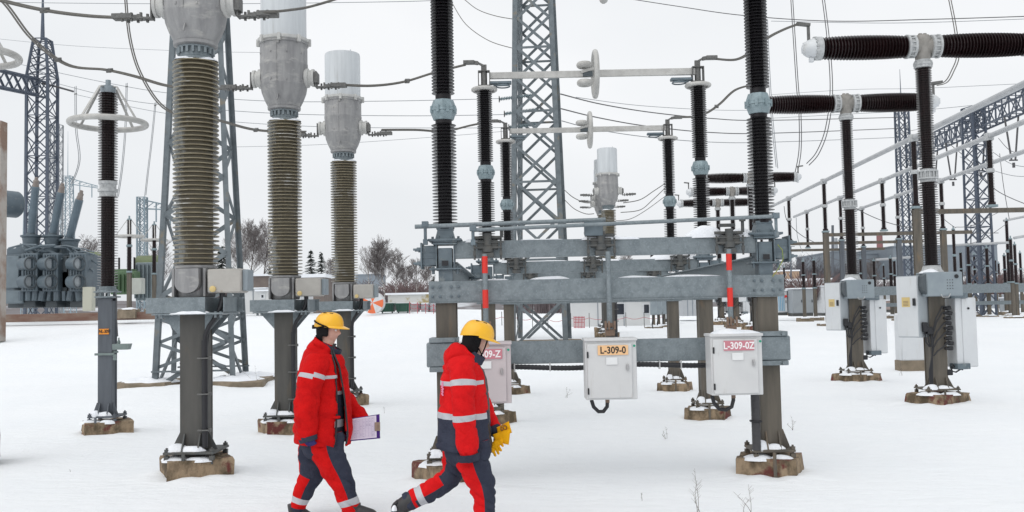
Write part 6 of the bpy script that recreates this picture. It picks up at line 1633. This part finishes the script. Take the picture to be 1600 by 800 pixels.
def zipper(side, x0):
    R = catm(jk, 6); pts = []
    for r in R:
        w = (5+max(0, (r[1]-545))*.105)*.8
        a = radians(50+side*w); q = A_.pt(r[0], r[1], r[2])+V((0, -1, 0))*cos(a)*(r[4]+.006)+V((1, 0, 0))*sin(a)*(r[3]*A_.mpp+.006); pts.append(q)
    b = MB(); b.tube(pts, .009, 6); return b.build('zip', M['black'], j)
zipper(-1, 0); zipper(1, 0)
b = MB(); q = A_.pt(519, 652, -.215); b.box(q+V((0, .03, 0)), (.13, .05, .022), Matrix.Rotation(radians(-18), 3, 'Z') @ Matrix.Rotation(radians(3), 3, 'Y'), .01); b.build('pocket_flap', RED, j)
b = MB(); A_.loft(b, armN, lambda t, a, r: 1 if 581.5 < r[1]+ (a-90 if a < 180 else a-450)*.03 < 587.5 else 0, n=30, k=9, wr=.010, fr=10, seed=4, fold=.010); b.build('sleeve', [RED, BAND], j, sharp=75)
b = MB(); A_.loft(b, armF, None, n=26, k=6, wr=.014, fr=8, seed=6, fold=.006); b.build('sleeve', RED, j, sharp=75)
b = MB(); A_.loft(b, [(480.5, 681, -.265, 15, .07), (482, 688, -.263, 14, .064), (482.5, 690, -.263, 13, .06)], None, n=24, k=4, wr=.004); b.build('cuff', NAVY, j, sharp=70)
b = MB(); A_.hand(b, wA, V((.25, -.05, -1)), V((.2, 1, .1)), .95, 1.15, .004); gl = remeshed(b, 'glove', [PURP], pA, .005)
b = MB(); A_.loft(b, [(511, 554, 0, 20, .10), (514.5, 547, 0, 19.5, .10), (518.5, 539.5, 0, 18, .092)], None, n=30, k=4, wr=.008, fr=12, cap0=False, cap1=False); c_ = b.build('neck_collar', NAVY, pA, sharp=75); md = c_.modifiers.new('solid', 'SOLIDIFY'); md.thickness = .012
tm = lambda lo, hi, redlo, rednow: None
def legmatN(t, a, r):
    y = r[1]
    if 779 < y < 787.5: return 2
    if y >= 787.5: return 0
    a = a if a < 180 else a-360
    return 0 if -112 < a < 8-max(0, 700-y)*.5 else 1
def legmatF(t, a, r):
    y = r[1]
    if 776 < y < 784: return 2
    if y >= 784: return 0 if y < 792 else 1
    a = a if a < 180 else a-360
    return 0 if (-115 < a < (10 if y > 744 else -62)) else 1
b = MB(); A_.loft(b, legN, legmatN, n=36, k=12, wr=.013, fr=9, seed=11, fold=.011); A_.loft(b, legF, legmatF, n=36, k=12, wr=.013, fr=9, seed=13, fold=.008)
A_.loft(b, [(503, 668, 0, 33, .2), (502, 685, 0, 33, .2), (502, 702, 0, 29, .19), (503, 712, 0, 22, .15)], lambda t, a, r: 1, n=30, k=4, wr=.006)
b.build('trousers', [RED, NAVY, BAND], pA, sharp=75)
def boot(fig, root, ax, ay, dy, tx, ty, heel=0):
    b = MB(); fig.loft(b, [(ax-2, ay-10, dy, 11.5, .062), (ax-1, ay, dy, 11.5, .062), (ax+1, ay+5, dy, 13, .062)], None, n=20, k=3, wr=.004)
    dx, dz = tx-ax, ty-ay; L = sqrt(dx*dx+dz*dz); h = (-dz/L, dx/L)
    rows = [(ax-9*dx/L, ay-9*dz/L, dy, 6, .03), (ax-6*dx/L, ay-6*dz/L, dy, 9.5, .05), (ax, ay+1, dy, 11, .053), (ax+dx*.5, ay+dz*.5+2.0, dy, 8.5, .055), (ax+dx*.85, ay+dz*.85+3, dy, 7, .05), (tx, ty+3, dy, 4, .03)]
    fig.loft(b, rows, None, n=20, k=4, wr=.003); o = b.build('boot', BOOT, root, sharp=60)
    b = MB(); rows = [(r[0]-h[0]*-8, r[1]+h[1]*(8 if i not in (0, 5) else 6), r[2], 3.2, r[4]*1.08) for i, r in enumerate(rows)]
    fig.loft(b, rows, None, n=16, k=3, wr=.001); b.build('sole', M['black'], o, sharp=50)
boot(A_, pA, 554, 797, -.10, 588, 801); boot(A_, pA, 463, 797, .105, 487, 806)
s = MB(); q = A_.pt(572, 801, -.12); lump(s, q.x-.03, q.y, q.z-.015, .07, .05, .025, 71); s.build('snow_patch', M['snow_cap'], pA)
# clipboard
c0, c1, c2, c3 = A_.pt(593, 647, .07), A_.pt(594, 685, .05), A_.pt(540, 690, .02), A_.pt(541, 655, .04)
cc = (c0+c1+c2+c3)/4; cb = thing('clipboard', 'purple edged clipboard with a printed sheet held by the worker in the open jacket', 'clipboard', cc)
nrm = (c1-c0).cross(c3-c0).normalized()
if nrm.y > 0: nrm = -nrm
b = MB(); b.prism([c0, c1, c2, c3], -nrm*.006); b.build('board', fabric('purple_board', (.07, .025, .20), (.06, .02, .17), .4), cb)
def qd(u, v): return (c3.lerp(c0, u)).lerp(c2.lerp(c1, u), v)
b = MB(); b.prism([qd(.0, .03)+nrm*.002, qd(.90, .03)+nrm*.002, qd(.90, .95)+nrm*.002, qd(.02, .95)+nrm*.002], nrm*.002); sh_ = b.build('paper', pm('printed_paper', (.66, .60, .72), (.70, .64, .74), 8), cb)
b = MB()
for v in range(15): b.prism([qd(.05, .09+v*.056)+nrm*.005, qd(.85, .09+v*.056)+nrm*.005, qd(.85, .096+v*.056)+nrm*.005, qd(.05, .096+v*.056)+nrm*.005], nrm*.0006)
for u in range(10): b.prism([qd(.06+u*.086, .10)+nrm*.0052, qd(.064+u*.086, .10)+nrm*.0052, qd(.064+u*.086, .88)+nrm*.0052, qd(.06+u*.086, .88)+nrm*.0052], nrm*.0006)
rd = random.Random(5)
for i in range(60):
    u, v = .07+.086*rd.randint(0, 8), .10+.056*rd.randint(0, 13); b.prism([qd(u+.01, v+.018)+nrm*.0056, qd(u+.03+.03*rd.random(), v+.018)+nrm*.0056, qd(u+.03+.03*rd.random(), v+.034)+nrm*.0056, qd(u+.01, v+.034)+nrm*.0056], nrm*.0005)
b.build('printed_table', pm('print_lilac', (.40, .34, .50)), sh_)
b = MB(); a = qd(.93, .32)+nrm*.006; c = qd(.93, .68)+nrm*.006; b.bar(a, c, .05, .014, nrm, .004); b.tube([a.lerp(c, .2)+nrm*.014, a.lerp(c, .5)+nrm*.02, a.lerp(c, .8)+nrm*.014], .007, 8); b.build('clip', pm('clip_brass', (.30, .22, .17), None, 1, .35, .7), cb)

# ---- hooded worker with the yellow gloves
DB = 7.9
pb = P(745, 833, DB); pb.z = 0
B2 = Fig(DB, None)
torso = [(727, 715, 0, 34, .185), (727, 690, 0, 35, .19), (727, 640, 0, 36, .20), (726, 600, 0, 34, .20), (726, 575, 0, 29, .19), (732, 558, 0, 17, .10), (740, 548, 0, 13, .07)]
armN = [(720, 566, -.16, 21, .10), (722, 588, -.235, 20, .10), (723, 615, -.265, 18.5, .095), (725, 645, -.27, 17.5, .09), (728, 675, -.265, 16.5, .085), (731, 700, -.26, 15.5, .08), (732, 712, -.256, 14.5, .076)]
armF = [(730, 568, .16, 18, .10), (741, 600, .235, 18, .10), (751, 630, .25, 17, .09), (761, 650, .22, 14, .08), (769, 663, .18, 11.5, .065), (773, 671, .15, 10.5, .06)]
legN = [(735, 690, -.09, 31, .13), (738, 712, -.095, 29, .128), (745, 736, -.10, 24, .115), (753, 756, -.105, 21, .10), (757, 775, -.105, 18.5, .09), (758, 795, -.10, 17, .085), (757, 815, -.10, 15, .08), (756, 826, -.10, 14, .075)]
legF = [(719, 690, .09, 27, .128), (714, 712, .10, 23, .12), (711, 730, .105, 20.5, .112), (704, 744, .105, 18, .10), (688, 756, .105, 17, .092), (668, 768, .105, 16, .085), (650, 777, .105, 15, .08), (634, 785, .105, 14, .075)]
b = MB()
B2.loft(b, thin(torso, .86), wr=0)
for q in (armN, armF): B2.loft(b, thin(q, .62), wr=0, n=14)
for q in (legN, legF): B2.loft(b, thin(q, .70), wr=0, n=16)
B2.loft(b, [(735, 562, 0, 13, .06), (740, 548, 0, 12, .056), (743, 538, 0, 12, .055)], wr=0, n=16)
hc = B2.pt(744.5, 531.5)
MhB = B2.head(b, hc, radians(15), radians(6))
wB = B2.pt(731.5, 702, -.256); B2.hand(b, wB, V((.10, .05, -1)), V((.1, 1, .1)), .9, 1.2)
wG = B2.pt(774, 673, .145); B2.hand(b, wG, V((.35, -.35, -.55)), V((-.3, -.7, -.3)), .95, .8, right=False)
zl = (MhB @ V((.1, 0, -.066)))
body = remeshed(b, 'person', [SKIN, LIP], None, .0052, lambda c: 1 if (c-zl).length < .018 else 0)
pB = body; pB.data.transform(Matrix.Translation(-pb)); pB.location = pb
tag(pB, 'striding worker in red and navy hooded jacket with silver bands, holding yellow gloves', 'person', 'workers walking in the snow')
helmet(pB, MhB, 1.06, 'chin'); balaclava(pB, MhB, lambda z, a: z < .018 and a < (74 if z > -.055 else 60)); eyes(pB, MhB)
def tm(t, a, r):
    y = r[1]
    a2 = a if a < 180 else a-360
    if 62 < a2 < 120: return 3 if 68 < a2 < 92 else (1 if y > 640 else 0)
    if 593 < y < 601.5 or 644 < y+ (a2*0) < 654: return 2
    return 1 if y > 652 else 0
jk = [(725, 702, 0, 41, .238), (726, 690, 0, 41, .238), (726, 660, 0, 39.5, .236), (726, 625, 0, 37.5, .232), (725, 595, 0, 34.5, .228), (725, 575, 0, 30, .21), (728, 563, 0, 24, .17), (732, 556, 0, 19, .125), (736, 551, 0, 16, .10)]
b = MB(); B2.loft(b, jk, tm, n=52, k=12, wr=.010, fr=8, seed=22, cap0=False, cap1=False, fold=.009)
j = b.build('jacket', [RED2, NAVY, BAND, M['black']], pB, sharp=75); md = j.modifiers.new('solid', 'SOLIDIFY'); md.thickness = .014; md.offset = 0
b = MB(); B2.loft(b, armN, lambda t, a, r: 2 if (593.5 < r[1] < 603 or 645 < r[1] < 655) else 1 if (r[1] > 655 and 180 < a < 262) else 0, n=34, k=10, wr=.010, fr=10, seed=24, fold=.010); b.build('sleeve', [RED2, NAVY, BAND], j, sharp=75)
b = MB(); B2.loft(b, armF, None, n=26, k=6, wr=.013, fr=8, seed=26, fold=.006); b.build('sleeve', RED2, j, sharp=75)
b = MB(); B2.loft(b, [(731.5, 709, -.258, 17, .085), (732.5, 717, -.256, 16.5, .08), (733, 721, -.256, 14.5, .07)], None, n=26, k=4, wr=.004); b.build('cuff', NAVY, j, sharp=70)
b = MB(); B2.loft(b, [(772, 669, .155, 11.5, .064), (775, 674, .14, 11.5, .062), (777, 678, .13, 10, .055)], None, n=22, k=4, wr=.004); b.build('cuff', NAVY, j, sharp=70)
b = MB(); B2.hand(b, wB, V((.10, .05, -1)), V((.1, 1, .1)), .9, 1.2, .004); remeshed(b, 'glove', [NAVY], pB, .005)
# hood lying on the shoulders
b = MB(); B2.loft(b, [(746, 569, 0, 7, .10), (739, 563, 0, 14, .13), (728, 558, 0, 21, .15), (716, 557, 0, 23, .15), (706, 564, 0, 18, .13), (699, 574, 0, 9, .07), (697, 579, 0, 3, .03)], None, n=32, k=6, wr=.024, fr=8, seed=31, fold=.012); b.build('hood', RED2, j, sharp=75)
b = MB(); B2.loft(b, [(740, 564, 0, 14, .11), (744, 557, 0, 14, .10), (747.5, 552, 0, 13, .09)], None, n=28, k=4, wr=.006, cap0=False, cap1=False); c_ = b.build('neck_collar', NAVY, j, sharp=75); md = c_.modifiers.new('solid', 'SOLIDIFY'); md.thickness = .012
def lmN(t, a, r):
    a = a if a < 180 else a-360
    return 0 if -120 < a < -4 else 1
def lmF(t, a, r):
    x, y = r[0], r[1]; a = a if a < 180 else a-360
    if t > .1 and 653 < x < 663: return 2
    if x < 649: return 1 if a > -140 and x < 646 else 0
    if x < 694: return 0 if a < 8 and a > -160 else 1
    return 0 if -150 < a < -50 else 1
b = MB(); B2.loft(b, legN, lmN, n=36, k=12, wr=.014, fr=9, seed=35, fold=.011); B2.loft(b, legF, lmF, n=36, k=14, wr=.014, fr=9, seed=37, fold=.009)
B2.loft(b, [(726, 680, 0, 33, .2), (726, 698, 0, 33, .2), (727, 714, 0, 29, .19), (728, 724, 0, 21, .15)], lambda t, a, r: 1, n=30, k=4, wr=.006)
b.build('trousers', [RED2, NAVY, BAND], pB, sharp=75)
boot(B2, pB, 758, 824, -.10, 792, 829)
b = MB(); B2.loft(b, [(646, 780, .105, 13.5, .07), (634, 787, .105, 13, .066), (626, 794, .105, 12, .06), (628, 806, .105, 10, .055), (636, 820, .105, 8, .052), (645, 829, .105, 5.5, .045)], None, n=22, k=4, wr=.004); bo = b.build('boot', BOOT, pB, sharp=60)
b = MB(); B2.loft(b, [(622, 783, .105, 3, .05), (615, 792, .105, 3.6, .058), (618, 808, .105, 3.4, .058), (630, 826, .105, 3, .054), (642, 834, .105, 2.6, .045)], None, n=16, k=3, wr=.002); b.build('sole', M['black'], bo, sharp=50)
s = MB(); q = B2.pt(617, 790, .08); lump(s, q.x, q.y-.04, q.z-.02, .022, .03, .03, 77); s.build('snow_patch', M['snow_cap'], bo)
# faded pink lettering down the back
Rb = Matrix.Rotation(radians(-58), 3, 'Z'); b = MB(); rd = random.Random(4)
for k in range(8):
    q = B2.pt(695.5, 598+k*2.6, -.125)+V((-.020, -.018, 0)); b.box(q, (.030+.012*rd.random(), .005, .0075), Rb @ Matrix.Rotation(rd.uniform(-.3, .3), 3, 'Y'))
b.box(B2.pt(695.5, 607, -.125)+V((-.020, -.018, 0)), (.008, .004, .115), Rb)
b.build('back_print', pm('pink_print', (.75, .25, .40)), j)
# the pair of gloves: two flat gauntlets, fingers hanging below
gc = B2.pt(782, 678, .06); gv = thing('work_gloves', 'pair of bright yellow work gloves held by the hooded worker', 'gloves', gc)
def gauntlet(pts, d, th, seed):
    b = MB(); P4 = [B2.pt(x, y, d) for x, y in pts]; n = 10; vs = []; fs = []
    for side in (0, 1):
        for i in range(n+1):
            for k in range(n+1):
                u, v = i/n, k/n; q = P4[0].lerp(P4[1], u).lerp(P4[3].lerp(P4[2], u), v)
                e = (1-(2*u-1)**4)*(1-(2*v-1)**6)
                vs.append(q+V((0, (-1 if side == 0 else 1)*th*(.25+.75*e)+.012*noise.noise(q*14+V((seed, 0, 0))), 0)))
    m = (n+1)**2
    for i in range(n):
        for k in range(n):
            a = i*(n+1)+k; fs.append((a, a+1, a+n+2, a+n+1)); fs.append((m+a, m+a+n+1, m+a+n+2, m+a+1))
    for i in range(n):
        for (a, c) in ((i*(n+1), (i+1)*(n+1)), (i*(n+1)+n, (i+1)*(n+1)+n), (i, i+1), (n*(n+1)+i, n*(n+1)+i+1)): fs.append((a, c, m+c, m+a))
    b.add(vs, fs); return b
g1 = gauntlet([(776, 668), (795, 658), (800, 676), (779, 684)], .075, .014, 1).build('gauntlet', GLV, gv, sharp=70)
g2 = gauntlet([(770, 679), (798, 669), (795, 695), (774, 690)], .045, .018, 2).build('gauntlet', GLV, gv, sharp=70)
b = MB()
q = B2.pt(787, 669, .058); b.torus(q, .026, .004, 'Y', 20, 6); b.torus(q+V((.012, 0, .004)), .014, .004, 'Y', 16, 6); b.torus(q+V((-.012, 0, -.004)), .010, .004, 'Y', 16, 6); b.build('printed_mark', pm('brown_print', (.34, .14, .02)), g1)
b = MB()
B2.chain(b, [(B2.pt(783, 688, .04), .030), (B2.pt(775, 693, .04), .030), (B2.pt(770, 697, .04), .026)])
for (pts) in (((773, 695), (776, 702), (779, 709)), ((769, 697), (771, 705), (774, 712)), ((776, 693), (780, 700), (783, 704)), ((768, 694), (767, 701), (769, 706)), ((778, 690), (783, 693), (786, 697))):
    B2.chain(b, [(B2.pt(pts[0][0], pts[0][1], .04), .0135), (B2.pt(pts[1][0], pts[1][1], .035), .0125), (B2.pt(pts[2][0], pts[2][1], .03), .0105)])
fg = remeshed(b, 'fingers', [GLV], gv, .004)
for k in range(7): PRINTS.append((pa.x-.35-.62*k, DA+(.11 if k % 2 else -.11), .05*sin(k*3), .05))
for k in range(6): PRINTS.append((pb.x-.50-.66*k, DB+(.11 if k % 2 else -.11), .05*sin(k*2), .05))
build_ground()
